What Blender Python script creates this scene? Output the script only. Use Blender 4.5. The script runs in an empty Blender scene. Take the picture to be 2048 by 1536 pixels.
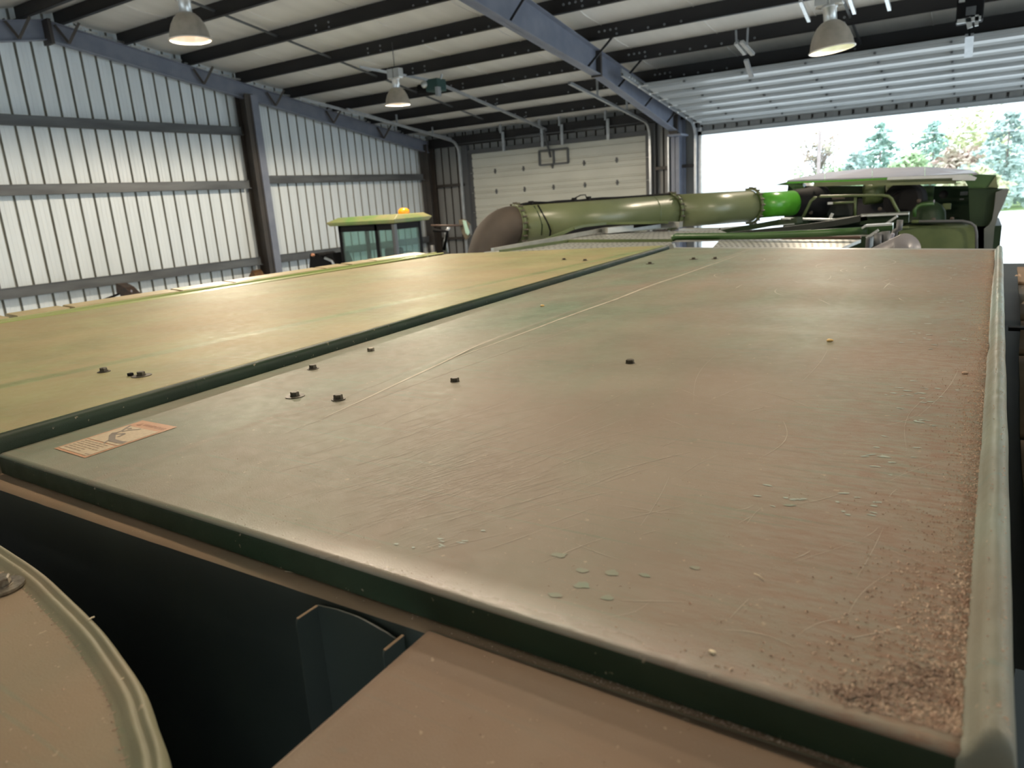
import bpy, bmesh, math, random
from mathutils import Vector, Matrix, noise as mn
random.seed(7)
E = 3.5                                   # eye height above the shed floor; all z below are relative to the eye
CX, CY, F = 1024.0, 768.0, 1440.0
def nrm(v): return v.normalized()
_a = nrm(Vector((1960-CX, -(335-CY), -F)))
_b = -Vector((-1415-CX, -(560-CY), -F)); _b = nrm(_b - _b.dot(_a)*_a)
_c = _b.cross(_a)
RW = Matrix((_b, _a, _c))                 # camera vector -> world vector
def ray(px, py): return RW @ Vector((px-CX, -(py-CY), -F))
def onx(px, py, x): r = ray(px, py); return r*(x/r.x)
def ony(px, py, y): r = ray(px, py); return r*(y/r.y)
def onz(px, py, z): r = ray(px, py); return r*(z/r.z)
def ond(px, py, d): return ray(px, py).normalized()*d

sc = bpy.context.scene
col = sc.collection
# ---------------------------------------------------------------- camera
cam = bpy.data.cameras.new('camera'); camo = bpy.data.objects.new('camera', cam); col.objects.link(camo)
M = RW.to_4x4(); M.translation = Vector((0, 0, E)); camo.matrix_world = M
cam.sensor_width = 36; cam.lens = 36*F/2048; cam.clip_start = .02; cam.clip_end = 600
cam.dof.use_dof = True; cam.dof.focus_distance = 1.35; cam.dof.aperture_fstop = 7.5
sc.camera = camo
# ---------------------------------------------------------------- sky, lights, exposure
w = bpy.data.worlds.new('overcast_sky'); sc.world = w; w.use_nodes = True
nt = w.node_tree; bg = nt.nodes['Background']
tc = nt.nodes.new('ShaderNodeTexCoord'); mp = nt.nodes.new('ShaderNodeMapping'); mp.inputs['Scale'].default_value = (1, 1, 3)
nz = nt.nodes.new('ShaderNodeTexNoise'); nz.inputs['Scale'].default_value = 2.2; nz.inputs['Detail'].default_value = 3
cr = nt.nodes.new('ShaderNodeValToRGB')
cr.color_ramp.elements[0].position = .3; cr.color_ramp.elements[0].color = (.70, .86, 1.0, 1)
cr.color_ramp.elements[1].position = .65; cr.color_ramp.elements[1].color = (.82, .93, 1, 1)
nt.links.new(tc.outputs['Generated'], mp.inputs[0]); nt.links.new(mp.outputs[0], nz.inputs[0])
nt.links.new(nz.outputs[0], cr.inputs[0]); nt.links.new(cr.outputs[0], bg.inputs[0])
bg.inputs[1].default_value = 2.9
sc.view_settings.view_transform = 'Standard'; sc.view_settings.look = 'None'
sc.view_settings.gamma = 1; sc.view_settings.use_curve_mapping = False
sc.view_settings.exposure = 0.5
sc.cycles.max_bounces = 8; sc.cycles.diffuse_bounces = 5
LAMP_W = 430

# ---------------------------------------------------------------- helpers
ORG = {}
def origin(o): return ORG.get(o.name, Vector((0, 0, 0))) if o else Vector((0, 0, 0))
def tag(o, label=None, cat=None, group=None, kind=None):
    if label: o['label'] = label
    if cat: o['category'] = cat
    if group: o['group'] = group
    if kind: o['kind'] = kind
    return o
def empty(name, loc, label=None, cat=None, group=None, kind=None):
    o = bpy.data.objects.new(name, None); col.objects.link(o)
    loc = Vector(loc) + Vector((0, 0, E)); o.location = loc; ORG[o.name] = loc
    o.empty_display_size = .1
    return tag(o, label, cat, group, kind)
class MB:
    def __init__(s): s.v = []; s.f = []; s.sm = []
    def add(s, vs, fs, smooth=False):
        n = len(s.v); s.v += [Vector(v) for v in vs]
        for f in fs: s.f.append([i+n for i in f]); s.sm.append(smooth)
        return s
    def box(s, a, b):
        x0, y0, z0 = a; x1, y1, z1 = b
        if x0 > x1: x0, x1 = x1, x0
        if y0 > y1: y0, y1 = y1, y0
        if z0 > z1: z0, z1 = z1, z0
        return s.hexa([(x0,y0,z0),(x1,y0,z0),(x1,y1,z0),(x0,y1,z0),(x0,y0,z1),(x1,y0,z1),(x1,y1,z1),(x0,y1,z1)])
    def hexa(s, v):
        return s.add(v, [(3,2,1,0),(4,5,6,7),(0,1,5,4),(1,2,6,5),(2,3,7,6),(3,0,4,7)])
    def prism(s, poly, ext):      # polygon (3D points) extruded by a vector
        n = len(poly); ext = Vector(ext); vs = [Vector(p) for p in poly] + [Vector(p)+ext for p in poly]
        return s.add(vs, [tuple(range(n))[::-1], tuple(range(n, 2*n))] + [(i, (i+1) % n, n+(i+1) % n, n+i) for i in range(n)])
    def bar(s, p, q, wd, ht, up=(0, 0, 1)):   # rectangular bar
        p, q = Vector(p), Vector(q); d = (q-p).normalized(); up = Vector(up)
        x = d.cross(up)
        if x.length < 1e-4: x = d.cross(Vector((0, 1, 0)))
        x.normalize(); u = x.cross(d)
        c = [(-1,-1), (1,-1), (1,1), (-1,1)]
        vs = [p+x*a*wd/2+u*b*ht/2 for a, b in c] + [q+x*a*wd/2+u*b*ht/2 for a, b in c]
        return s.hexa([vs[i] for i in (0,1,2,3,4,5,6,7)])
    def tube(s, pts, r, n=12, caps=True):
        pts = [Vector(p) for p in pts]; m = len(pts); rs = r if isinstance(r, (list, tuple)) else [r]*m
        d0 = (pts[1]-pts[0]).normalized(); ref = Vector((0, 0, 1)) if abs(d0.z) < .9 else Vector((1, 0, 0))
        vs = []
        for i, p in enumerate(pts):
            d = (pts[min(i+1, m-1)]-pts[max(i-1, 0)]).normalized()
            x = d.cross(ref).normalized(); y = x.cross(d)
            for k in range(n):
                a = 2*math.pi*k/n; vs.append(p+(x*math.cos(a)+y*math.sin(a))*rs[i])
        fs = [(i*n+k, i*n+(k+1) % n, (i+1)*n+(k+1) % n, (i+1)*n+k) for i in range(m-1) for k in range(n)]
        s.add(vs, fs, True)
        if caps: s.add(vs[:n], [tuple(range(n))[::-1]]); s.add(vs[-n:], [tuple(range(n))])
        return s
    def lathe(s, prof, c=(0, 0, 0), axis=(0, 0, 1), n=24, smooth=True):   # prof = (radius, height)
        c = Vector(c); ax = Vector(axis).normalized()
        x = ax.orthogonal().normalized(); y = ax.cross(x); vs = []
        for r, h in prof:
            for k in range(n):
                a = 2*math.pi*k/n; vs.append(c+ax*h+(x*math.cos(a)+y*math.sin(a))*max(r, 1e-4))
        return s.add(vs, [(i*n+k, i*n+(k+1) % n, (i+1)*n+(k+1) % n, (i+1)*n+k) for i in range(len(prof)-1) for k in range(n)], smooth)
    def sweep(s, prof, p, q, up=(0, 0, 1), closed=False):   # 2D profile (side, up) swept p->q
        p, q = Vector(p), Vector(q); d = (q-p).normalized(); x = d.cross(Vector(up)).normalized(); u = x.cross(d)
        n = len(prof); vs = [p+x*a+u*b for a, b in prof] + [q+x*a+u*b for a, b in prof]
        return s.add(vs, [(i, (i+1) % n, n+(i+1) % n, n+i) for i in range(n if closed else n-1)])
    def build(s, name, mat, parent=None, thick=0, bevel=0, org=None):
        me = bpy.data.meshes.new(name); ob = bpy.data.objects.new(name, me); col.objects.link(ob)
        off = Vector((0, 0, E))
        if parent is None:
            o0 = Vector(org)+off if org is not None else Vector(((min(v.x for v in s.v)+max(v.x for v in s.v))/2, (min(v.y for v in s.v)+max(v.y for v in s.v))/2, min(v.z for v in s.v)))+(off)
            ob.location = o0
        else:
            ob.parent = parent; o0 = origin(parent)
            if org is not None: ob.location = Vector(org)+off-o0; o0 = Vector(org)+off
        ORG[ob.name] = o0
        me.from_pydata([tuple(v+off-o0) for v in s.v], [], s.f)
        me.polygons.foreach_set('use_smooth', s.sm); me.materials.append(mat)
        bm = bmesh.new(); bm.from_mesh(me); bmesh.ops.remove_doubles(bm, verts=bm.verts, dist=1e-5)
        bmesh.ops.recalc_face_normals(bm, faces=bm.faces); bm.to_mesh(me); bm.free()
        if thick: m = ob.modifiers.new('s', 'SOLIDIFY'); m.thickness = thick; m.offset = -1
        if bevel: m = ob.modifiers.new('b', 'BEVEL'); m.width = bevel; m.segments = 2; m.limit_method = 'ANGLE'
        return ob
def dup(o, parent, loc):       # copy of a one-mesh part; loc = eye-relative world position of its origin
    c = o.copy(); col.objects.link(c); c.parent = parent
    l = Vector(loc)+Vector((0, 0, E)); c.location = l-origin(parent); ORG[c.name] = l
    return c

def mat(name, c1, c2=None, scale=5, rough=.5, metal=0, stretch=(1, 1, 1), lo=.35, hi=.65, bump=0, bscale=60, spec=.5, emis=None, detail=4):
    m = bpy.data.materials.new(name); m.use_nodes = True; n = m.node_tree; b = n.nodes['Principled BSDF']
    b.inputs['Roughness'].default_value = rough; b.inputs['Metallic'].default_value = metal
    b.inputs['Specular IOR Level'].default_value = spec
    b.inputs['Base Color'].default_value = (*c1, 1)
    if emis: b.inputs['Emission Color'].default_value = (*emis[0], 1); b.inputs['Emission Strength'].default_value = emis[1]
    if c2 or bump:
        tc = n.nodes.new('ShaderNodeTexCoord'); mp = n.nodes.new('ShaderNodeMapping'); mp.inputs['Scale'].default_value = stretch
        n.links.new(tc.outputs['Object'], mp.inputs[0])
    if c2:
        nz = n.nodes.new('ShaderNodeTexNoise'); nz.inputs['Scale'].default_value = scale; nz.inputs['Detail'].default_value = detail
        r = n.nodes.new('ShaderNodeValToRGB'); e = r.color_ramp.elements
        e[0].position = lo; e[0].color = (*c1, 1); e[1].position = hi; e[1].color = (*c2, 1)
        n.links.new(mp.outputs[0], nz.inputs[0]); n.links.new(nz.outputs[0], r.inputs[0]); n.links.new(r.outputs[0], b.inputs['Base Color'])
    if bump:
        nb = n.nodes.new('ShaderNodeTexNoise'); nb.inputs['Scale'].default_value = bscale; nb.inputs['Detail'].default_value = 5
        bp = n.nodes.new('ShaderNodeBump'); bp.inputs['Strength'].default_value = bump; bp.inputs['Distance'].default_value = .004
        n.links.new(mp.outputs[0], nb.inputs[0]); n.links.new(nb.outputs[0], bp.inputs['Height']); n.links.new(bp.outputs[0], b.inputs['Normal'])
    return m

GREEN = (.035, .085, .022)
def dusty(name, paint, dust, cover=.75, rough=.42, patches=None, grit=None, bands=(), scr=True, edge=None, grad=None):
    """green sheet metal under a film of dust: noise decides how much paint shows; scratches wipe the dust thin"""
    m = bpy.data.materials.new(name); m.use_nodes = True; n = m.node_tree; L = n.links.new; b = n.nodes['Principled BSDF']
    geo = n.nodes.new('ShaderNodeNewGeometry')
    def mapping(scale, rot=(0, 0, 0)):
        mp = n.nodes.new('ShaderNodeMapping'); mp.inputs['Scale'].default_value = scale; mp.inputs['Rotation'].default_value = rot
        L(geo.outputs['Position'], mp.inputs[0]); return mp
    def noise(mp, s, d=5, ro=.55):
        z = n.nodes.new('ShaderNodeTexNoise'); z.inputs['Scale'].default_value = s; z.inputs['Detail'].default_value = d; z.inputs['Roughness'].default_value = ro
        L(mp.outputs[0], z.inputs[0]); return z.outputs[0]
    def rng(x, a, c, p=0., q=1.):
        r = n.nodes.new('ShaderNodeMapRange'); r.inputs[1].default_value = a; r.inputs[2].default_value = c
        r.inputs[3].default_value = p; r.inputs[4].default_value = q; L(x, r.inputs[0]); return r.outputs[0]
    def mth(op, x, y=None):
        k = n.nodes.new('ShaderNodeMath'); k.operation = op
        for i, t in enumerate((x, y)):
            if t is None: continue
            if isinstance(t, (int, float)): k.inputs[i].default_value = t
            else: L(t, k.inputs[i])
        return k.outputs[0]
    def mix(f, x, y):
        k = n.nodes.new('ShaderNodeMix'); k.data_type = 'RGBA'; L(f, k.inputs[0])
        for i, t in ((6, x), (7, y)):
            if isinstance(t, tuple): k.inputs[i].default_value = (*t, 1)
            else: L(t, k.inputs[i])
        return k.outputs[2]
    iso = mapping((1, 1, 1)); big = rng(noise(iso, 1.1, 3), .35, .68, cover-.22, cover+.16)
    med = rng(noise(mapping((1, .45, 1), (0, 0, .5)), 5.5, 6), .3, .7, -.22, .22)
    fac = mth('ADD', big, med)
    if scr:
        for rot, sc_, thr, amt in ((.5, (.9, 42, 1), .61, .32), (-.25, (.8, 60, 1), .63, .26), (1.15, (1.1, 34, 1), .64, .28)):
            s1 = rng(noise(mapping(sc_, (0, 0, rot)), 3.2, 2, .4), thr, thr+.035)
            g1 = rng(noise(mapping((1, 1, 1), (0, 0, rot)), 1.7, 2), .47, .6)
            fac = mth('SUBTRACT', fac, mth('MULTIPLY', mth('MULTIPLY', s1, g1), amt))
    # the film thins in smears
    sp = rng(noise(mapping((1.6, 5, 1), (0, 0, -.2)), 16, 2, .5), .66, .72); gate = rng(noise(iso, 2.3, 2), .5, .6)
    fac = mth('SUBTRACT', fac, mth('MULTIPLY', mth('MULTIPLY', sp, gate), .3))
    sep = n.nodes.new('ShaderNodeSeparateXYZ'); L(geo.outputs['Position'], sep.inputs[0])
    for (ax, slope, c0, half, amt) in bands:       # wiped stripes: |x - slope*y - c0| < half
        v = mth('SUBTRACT', sep.outputs[0], mth('MULTIPLY', sep.outputs[1], slope)) if ax == 'x' else mth('SUBTRACT', sep.outputs[1], mth('MULTIPLY', sep.outputs[0], slope))
        d = mth('ABSOLUTE', mth('SUBTRACT', v, c0))
        fac = mth('ADD', fac, mth('MULTIPLY', rng(d, half*.55, half, 1, 0), amt))
    if grad: fac = mth('ADD', fac, rng(sep.outputs[0], grad[0], grad[1], -.14, .12))
    fac.node.use_clamp = True
    nz2 = rng(noise(iso, 3.1, 6), .3, .7)
    d2 = tuple(x*.80 for x in dust)
    dcol = mix(nz2, dust, (d2[0]*1.03, d2[1]*.97, d2[2]*.95))
    p2 = mix(rng(noise(iso, 7, 3), .4, .6), paint, tuple(x*1.35 for x in paint))
    c = mix(fac, p2, dcol)
    sk = rng(noise(iso, 95, 2, .6), .70, .74)      # pale grains stuck in the film
    c = mix(mth('MULTIPLY', sk, .5), c, (.42, .34, .24))
    if grit:                                       # brown chaff caked against an edge: x0 -> x1
        gx = rng(sep.outputs[0], grit[0], grit[1]); gn = rng(noise(mapping((1, 4, 1)), 28, 6, .7), .62, .42)
        gf = mth('MULTIPLY', gx, mth('SUBTRACT', 1.0, gn)); c = mix(mth('MULTIPLY', gf, .8), c, (.20, .105, .065))
    L(c, b.inputs['Base Color'])
    L(mth('ADD', rng(fac, 0, 1, rough+.02, rough+.16), rng(noise(iso, 40, 4), .3, .7, -.05, .05)), b.inputs['Roughness'])
    if edge:
        ed = mth('MULTIPLY', rng(sep.outputs[1], edge, edge+.04, 1, 0), mth('MULTIPLY', rng(sep.outputs[0], -.85, -.5), rng(sep.outputs[0], .0, -.2)))
        rn = b.inputs['Roughness'].links[0].from_socket; L(mth('SUBTRACT', rn, mth('MULTIPLY', ed, .33)), b.inputs['Roughness'])
        L(rng(ed, 0, 1, .16, .55), b.inputs['Specular IOR Level'])
    hb = mth('ADD', mth('MULTIPLY', noise(iso, 520, 4, .75), .9), mth('MULTIPLY', noise(iso, 45, 3), .25))
    if grit: hb = mth('ADD', hb, mth('MULTIPLY', mth('MULTIPLY', gx, noise(mapping((1, 3, 1)), 70, 5, .8)), 3.0))
    bp = n.nodes.new('ShaderNodeBump'); bp.inputs['Strength'].default_value = .32; bp.inputs['Distance'].default_value = .0014
    L(hb, bp.inputs['Height']); L(bp.outputs[0], b.inputs['Normal'])
    if not edge: b.inputs['Specular IOR Level'].default_value = .16
    return m

M_cover = dusty('dusty_green_cover', (.105, .155, .105), (.257, .214, .165), .74, .40, grit=(-.30, .03), edge=.468, grad=(-1.3, -.45), bands=(('x', .0, -1.035, .012, .12),))
M_cover2 = dusty('dusty_green_cover_lamplit', (.15, .19, .085), (.335, .272, .150), .74, .42, bands=(('x', .055, -1.80, .035, -.40),))  # yellow of the warm lamps is mixed into this dust colour
M_edge = dusty('thin_dust_shaded_green_edge', (.011, .024, .013), (.045, .05, .03), .22, .38, scr=False)  # thin dust; colour also darkened for faces turned from the light
M_rail = dusty('worn_edge_rail', (.12, .165, .14), (.25, .20, .145), .45, .36, scr=False)
M_ledge = dusty('dust_caked_ledge', (.10, .11, .075), (.27, .185, .115), .95, .5, scr=False)
M_plate = dusty('dusty_brown_plate', (.13, .13, .10), (.23, .165, .115), .95, .5)
M_roofc = dusty('dusty_cab_roof', (.13, .145, .10), (.25, .19, .125), .92, .5)
M_roofrim = dusty('dusty_cab_roof_rim', (.13, .15, .095), (.23, .185, .12), .60, .38, scr=False)
M_green = mat('green_paint', (.03, .085, .022), (.05, .11, .03), 3, .35)
M_greenl = mat('light_dusty_green_paint', (.125, .15, .070), (.165, .185, .095), 2.5, .33, bump=.1, bscale=30)
M_greenb = mat('bright_green_paint', (.07, .30, .02), (.09, .36, .03), 3, .3)
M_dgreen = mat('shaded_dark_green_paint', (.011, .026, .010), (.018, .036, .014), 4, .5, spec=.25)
M_olive = mat('olive_dusty_paint', (.07, .10, .035), (.10, .13, .05), 5, .45)
M_black = mat('black_rubber', (.009, .009, .010), None, rough=.7, spec=.15)
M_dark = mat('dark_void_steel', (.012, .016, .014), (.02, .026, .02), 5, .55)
M_brownelb = mat('brown_dusty_rubber', (.055, .043, .033), (.075, .058, .044), 4, .75, bump=.2)
M_bolt = mat('zinc_bolt', (.30, .27, .21), (.16, .13, .10), 200, .38, metal=.7)
M_dkbolt = mat('dark_dusty_bolt', (.10, .085, .06), (.06, .05, .035), 200, .5, metal=.4)
M_perf = mat('galvanized_plate', (.34, .35, .32), (.42, .43, .41), 12, .35, metal=.3)
M_alu = mat('aluminium', (.60, .62, .62), (.68, .70, .70), 8, .32, metal=.6)
M_wall = mat('white_wall_steel', (.76, .825, .86), (.70, .765, .80), 2.2, .38, stretch=(3, 3, .25), bump=.12, bscale=14)
M_groove = mat('shaded_rib_groove', (.30, .31, .28), (.22, .22, .19), 6, .6, stretch=(1, 1, .3))  # darkened so the colour carries the shade of the recess
M_backwall = mat('shaded_back_wall_steel', (.22, .225, .225), (.27, .275, .27), 2, .5, stretch=(3, 3, .3))  # wall faces away from the light; its shade is in the grey
M_insul = mat('white_vinyl_insulation', (.76, .745, .70), (.68, .665, .62), 1.2, .42, stretch=(2.5, .5, 1), bump=.5, bscale=5)
M_purlin = mat('dark_primer_steel', (.010, .009, .010), (.018, .016, .016), 4, .45, stretch=(.3, 1, 1))
M_frame = mat('blue_grey_frame_steel', (.16, .18, .235), (.20, .22, .275), 3, .42)
M_girt = mat('grey_primer_girt', (.075, .08, .085), (.13, .14, .145), 5, .45, stretch=(1, .2, 1))
M_coln = mat('dark_brown_column', (.035, .030, .027), (.05, .042, .035), 3, .5)
M_door = mat('cream_door_steel', (.50, .51, .455), (.56, .57, .51), 2, .45, stretch=(.4, 1, 1))
M_doorl = mat('pale_grey_door_steel', (.34, .37, .385), (.42, .45, .465), 3, .3, stretch=(.3, 3, 1), bump=.2, bscale=8)
M_galv = mat('galvanized_steel', (.42, .45, .48), (.52, .55, .58), 9, .33, metal=.55)
M_grey = mat('dark_grey_steel', (.09, .095, .10), None, rough=.5)
M_floor = mat('concrete_floor', (.60, .59, .57), (.52, .51, .49), 1.3, .55)
M_apron = mat('pale_concrete_apron', (.72, .71, .69), (.66, .65, .63), .6, .8)
M_grass = mat('grass', (.16, .26, .07), (.24, .30, .10), .8, .9)
M_white = mat('white_siding', (.80, .80, .79), None, rough=.6)
M_shade = mat('spun_aluminium_shade', (.42, .39, .33), (.50, .46, .40), 10, .35, metal=.6)
M_shadein = mat('glossy_reflector_inside', (.85, .80, .72), None, rough=.3, metal=.3)
M_bulb = mat('lit_lamp_bulb', (1, 1, 1), None, emis=((1.0, .66, .42), 5))
M_bulbg = mat('greenish_lamp_bulb', (1, 1, 1), None, emis=((.80, 1.0, .55), 4))
M_orange = mat('amber_beacon_lens', (.85, .33, .015), None, rough=.25, emis=((1, .4, .02), .12))
M_kernel = mat('corn_kernel', (.62, .38, .12), (.70, .50, .22), 300, .5)
M_crumb = mat('chaff_crumb', (.34, .215, .15), (.55, .42, .31), 90, .8)
M_straw = mat('pale_straw', (.62, .52, .36), None, rough=.7)
M_decal = mat('faded_orange_decal', (.42, .215, .115), (.36, .20, .11), 120, .5)
M_decalw = mat('faded_cream_decal', (.44, .345, .225), (.37, .29, .19), 160, .5)
M_decalk = mat('grey_decal_ink', (.16, .13, .10), None, rough=.5)
M_lav = mat('pale_dusty_lid', (.25, .25, .31), (.32, .32, .37), 6, .3)
def glass(name, c, rough=.03, tr=.9):
    m = bpy.data.materials.new(name); m.use_nodes = True; b = m.node_tree.nodes['Principled BSDF']
    b.inputs['Base Color'].default_value = (*c, 1); b.inputs['Roughness'].default_value = rough; b.inputs['Transmission Weight'].default_value = tr
    b.inputs['IOR'].default_value = 1.1; b.inputs['Specular IOR Level'].default_value = .9
    return m
M_glass = glass('tinted_cab_glass', (.62, .80, .76))
M_mirror = mat('mirror_glass', (.70, .95, .82), None, rough=.15, metal=.6)

# ================================================================ THE SHED
WX = -15.6; BY = 19.85; RY = 8.1; RZ = 3.87; SL = .167; FY = -3.65; EX = 16.0; FL = -E
def pz(y): return RZ - SL*abs(y-RY)       # underside of the purlins
fl = MB().box((WX-.5, FY-.5, FL-.2), (EX+.5, BY+.1, FL)); floor = fl.build('floor', M_floor); tag(floor, kind='structure')
g = MB().box((-70, BY+.12, FL-.25), (60, 72, FL-.03)).build('apron', M_apron); g.name = 'trim_1'; tag(g, 'pale concrete yard outside the open door', kind='structure')
g = MB().box((-60, -60, FL-.25), (60, FY-.5, FL-.03)).build('trim_3', M_apron); tag(g, kind='structure')
g = MB().box((-220, 72, FL-.25), (220, 260, FL-.02)).build('trim_2', M_grass); tag(g, 'grass beyond the yard', kind='structure')

# --- left gable wall: ribbed sheets (three ribs each), girts, columns, rake beam
wl = empty('wall_left', (WX, BY/2, FL), kind='structure')
P = .305
def ribsheet_y(y0, n, x, zb, ztop):        # sheets facing +x; recessed grooves
    s, gr = MB(), MB()
    for i in range(n):
        a = y0+i*P; b_ = a+P-.052; c = a+P
        s.add([(x,a,zb),(x,b_,zb),(x,b_,ztop(b_)),(x,a,ztop(a))], [(0,1,2,3)])
        for m in (.33, .66):               # fine stiffening beads in the flat
            ym = a+(P-.052)*m
            s.add([(x+.001,ym-.012,zb),(x+.006,ym,zb),(x+.001,ym+.012,zb),(x+.001,ym-.012,ztop(ym)),(x+.006,ym,ztop(ym)),(x+.001,ym+.012,ztop(ym))], [(0,1,4,3),(1,2,5,4)])
        pr = [(x,b_),(x-.045,b_+.012),(x-.045,c-.012),(x,c)]
        for k in range(3):
            p, q = pr[k], pr[k+1]
            gr.add([(p[0],p[1],zb),(q[0],q[1],zb),(q[0],q[1],ztop(q[1])),(p[0],p[1],ztop(p[1]))], [(0,1,2,3)])
    return s, gr
ztop = lambda y: pz(y)+.33
y = BY-P*3*26 + .02
for k in range(26):
    s, gr = ribsheet_y(y, 3, WX, FL, ztop)
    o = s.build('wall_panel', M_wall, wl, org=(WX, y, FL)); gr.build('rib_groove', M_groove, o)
    y += 3*P
GP = [(-.0,-.10),(-.0,-.075),(.0,-.10),(.075,-.10),(.075,.10),(.0,.10),(.0,.075)]
def girt_y(y0, y1, z, x=WX+.20):
    m = MB()
    # Z-section: web stands vertical, lips lit at the bottom
    m.box((x-.006, y0, z-.10), (x, y1, z+.10)); m.box((x-.075, y0, z+.094), (x, y1, z+.10))
    m.box((x, y0, z-.10), (x+.07, y1, z-.094)); m.box((x+.064, y0, z-.10), (x+.07, y1, z-.075))
    m.box((x, y0, z+.094), (x+.03, y1, z+.10))
    return m
COLY = 12.45
for z in (2.02, .76, -1.12): girt_y(FY, COLY-.12, z, WX+.24).build('girt', M_girt, wl)
for z in (.87, -1.13): girt_y(COLY+.28, 19.5, z, WX+.2).build('girt', M_girt, wl)
def ibeam_v(x, y, z0, z1, wx, wy, t=.012, along='y'):
    m = MB()
    if along == 'y':  # flanges face +-y
        m.box((x-wx/2, y-wy/2, z0), (x+wx/2, y-wy/2+t, z1)); m.box((x-wx/2, y+wy/2-t, z0), (x+wx/2, y+wy/2, z1)); m.box((x-t/2, y-wy/2, z0), (x+t/2, y+wy/2, z1))
    else:
        m.box((x-wx/2, y-wy/2, z0), (x-wx/2+t, y+wy/2, z1)); m.box((x+wx/2-t, y-wy/2, z0), (x+wx/2, y+wy/2, z1)); m.box((x-wx/2, y-t/2, z0), (x+wx/2, y+t/2, z1))
    return m
ibeam_v(WX+.30, COLY+.05, FL, pz(COLY)-.28, .36, .26, .014, 'x').build('column', M_coln, wl)
MB().box((WX+.05, COLY+.10, FL), (WX+.50, COLY+.30, pz(COLY)-.3)).build('column_flange', M_frame, wl)
ibeam_v(WX+.28, 19.45, FL, pz(19.45)-.1, .34, .34, .014, 'y').build('column', M_coln, wl)
ibeam_v(WX+.30, 1.5, FL, pz(1.5)-.28, .36, .26, .014, 'x').build('column', M_coln, wl)
# rake beam (channel with web facing the room) each side of the ridge
def slopebeam(x, y0, y1, top, bot, t=.014, fw=.2, holes=False):
    m = MB()
    def q(f, ya, yb): return [(f[0], ya), (f[1], yb)]
    m.hexa([(x-t/2,y0,bot(y0)),(x+t/2,y0,bot(y0)),(x+t/2,y1,bot(y1)),(x-t/2,y1,bot(y1)),(x-t/2,y0,top(y0)),(x+t/2,y0,top(y0)),(x+t/2,y1,top(y1)),(x-t/2,y1,top(y1))])
    for fz, sg in ((bot, 1), (top, -1)):
        m.hexa([(x-fw/2,y0,fz(y0)),(x+fw/2,y0,fz(y0)),(x+fw/2,y1,fz(y1)),(x-fw/2,y1,fz(y1)),(x-fw/2,y0,fz(y0)+sg*t),(x+fw/2,y0,fz(y0)+sg*t),(x+fw/2,y1,fz(y1)+sg*t),(x-fw/2,y1,fz(y1)+sg*t)])
    return m
top_ = lambda y: pz(y)-.01
rb = lambda y: pz(y)-.37+.02*max(0, (y-12)/7)
slopebeam(WX+.30, RY+.02, 19.5, top_, rb, fw=.16).build('rake_beam', M_frame, wl)
slopebeam(WX+.30, FY, RY-.02, top_, lambda y: pz(y)-.37, fw=.16).build('rake_beam', M_frame, wl)
MB().box((WX+.22, RY-.03, RZ-.46), (WX+.52, RY+.03, RZ-.02)).build('splice_plate', M_coln, wl)
for yy in (RY-.55, RY+.35, 11.35, 13.35, 15.3, 17.3):     # V-shaped flange braces
    z = pz(yy)
    MB().bar((WX+.36, yy-.18, z-.02), (WX+.42, yy, z-.34), .05, .012, (1,0,0)).build('flange_brace', M_coln, wl)
    MB().bar((WX+.62, yy+.16, z+.02), (WX+.42, yy, z-.34), .05, .012, (1,0,0)).build('flange_brace', M_coln, wl)
# sheet-metal clips seen above the rake beam
m = MB()
y = RY+.5
while y < 19.3:
    m.box((WX+.25, y, pz(y)+.02), (WX+.28, y+.24, pz(y)+.06)); y += .305
m.build('panel_clip_row', M_alu, wl)['kind'] = 'stuff'
# stained wall patch is real dirt; girt lap bolts
# --- back wall with two doors
wb = empty('wall_back', (0, BY, FL), kind='structure')
D1 = (-13.92, -7.72, 1.46); D2 = (-6.3, 6.3, 1.30)
def ribsheet_x(x0, x1, zb, zt, parent):
    x = x0
    while x < x1-.02:
        e = min(x+3*P, x1); s, gr = MB(), MB(); a = x
        while a < e-.01:
            c = min(a+P, e); b_ = max(a+.02, c-.052)
            s.add([(a,BY,zb),(b_,BY,zb),(b_,BY,zt),(a,BY,zt)], [(0,1,2,3)])
            pr = [(b_,BY),(b_+.012,BY+.045),(c-.012,BY+.045),(c,BY)]
            for k in range(3):
                p, q = pr[k], pr[k+1]; gr.add([(p[0],p[1],zb),(q[0],q[1],zb),(q[0],q[1],zt),(p[0],p[1],zt)], [(0,1,2,3)])
            a = c
        o = s.build('wall_panel', M_backwall, parent, org=(x, BY, zb)); gr.build('rib_groove', M_coln, o)  # dark groove tone stands in for recess shade
        x = e
zt = pz(BY)+.34
ribsheet_x(WX, D1[0]-.05, FL, zt, wb); ribsheet_x(D1[0]-.05, D1[1]+.05, D1[2], zt, wb)
ribsheet_x(D1[1]+.05, D2[0], FL, zt, wb); ribsheet_x(D2[0], D2[1], D2[2], zt, wb); ribsheet_x(D2[1], EX, FL, zt, wb)
for a, b_ in ((WX+.2, D1[0]-.1), (D1[1]+.15, D2[0]-.1)):
    for z in (.55, -1.15): MB().box((a, BY-.2, z-.04), (b_, BY-.194, z+.04)).box((a, BY-.2, z-.046), (b_, BY-.02, z-.04)).build('girt', M_coln, wb)
MB().box((WX+.3, BY-.26, pz(BY)-.17), (EX, BY-.25, pz(BY)+.12)).box((WX+.3, BY-.26, pz(BY)-.17), (EX, BY-.12, pz(BY)-.16)).build('eave_strut', M_purlin, wb)
for x in (D1[0]-.06, D1[1]+.06): MB().box((x-.1, BY-.2, FL), (x+.1, BY-.02, 1.75)).build('door_jamb', M_grey, wb)
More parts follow.
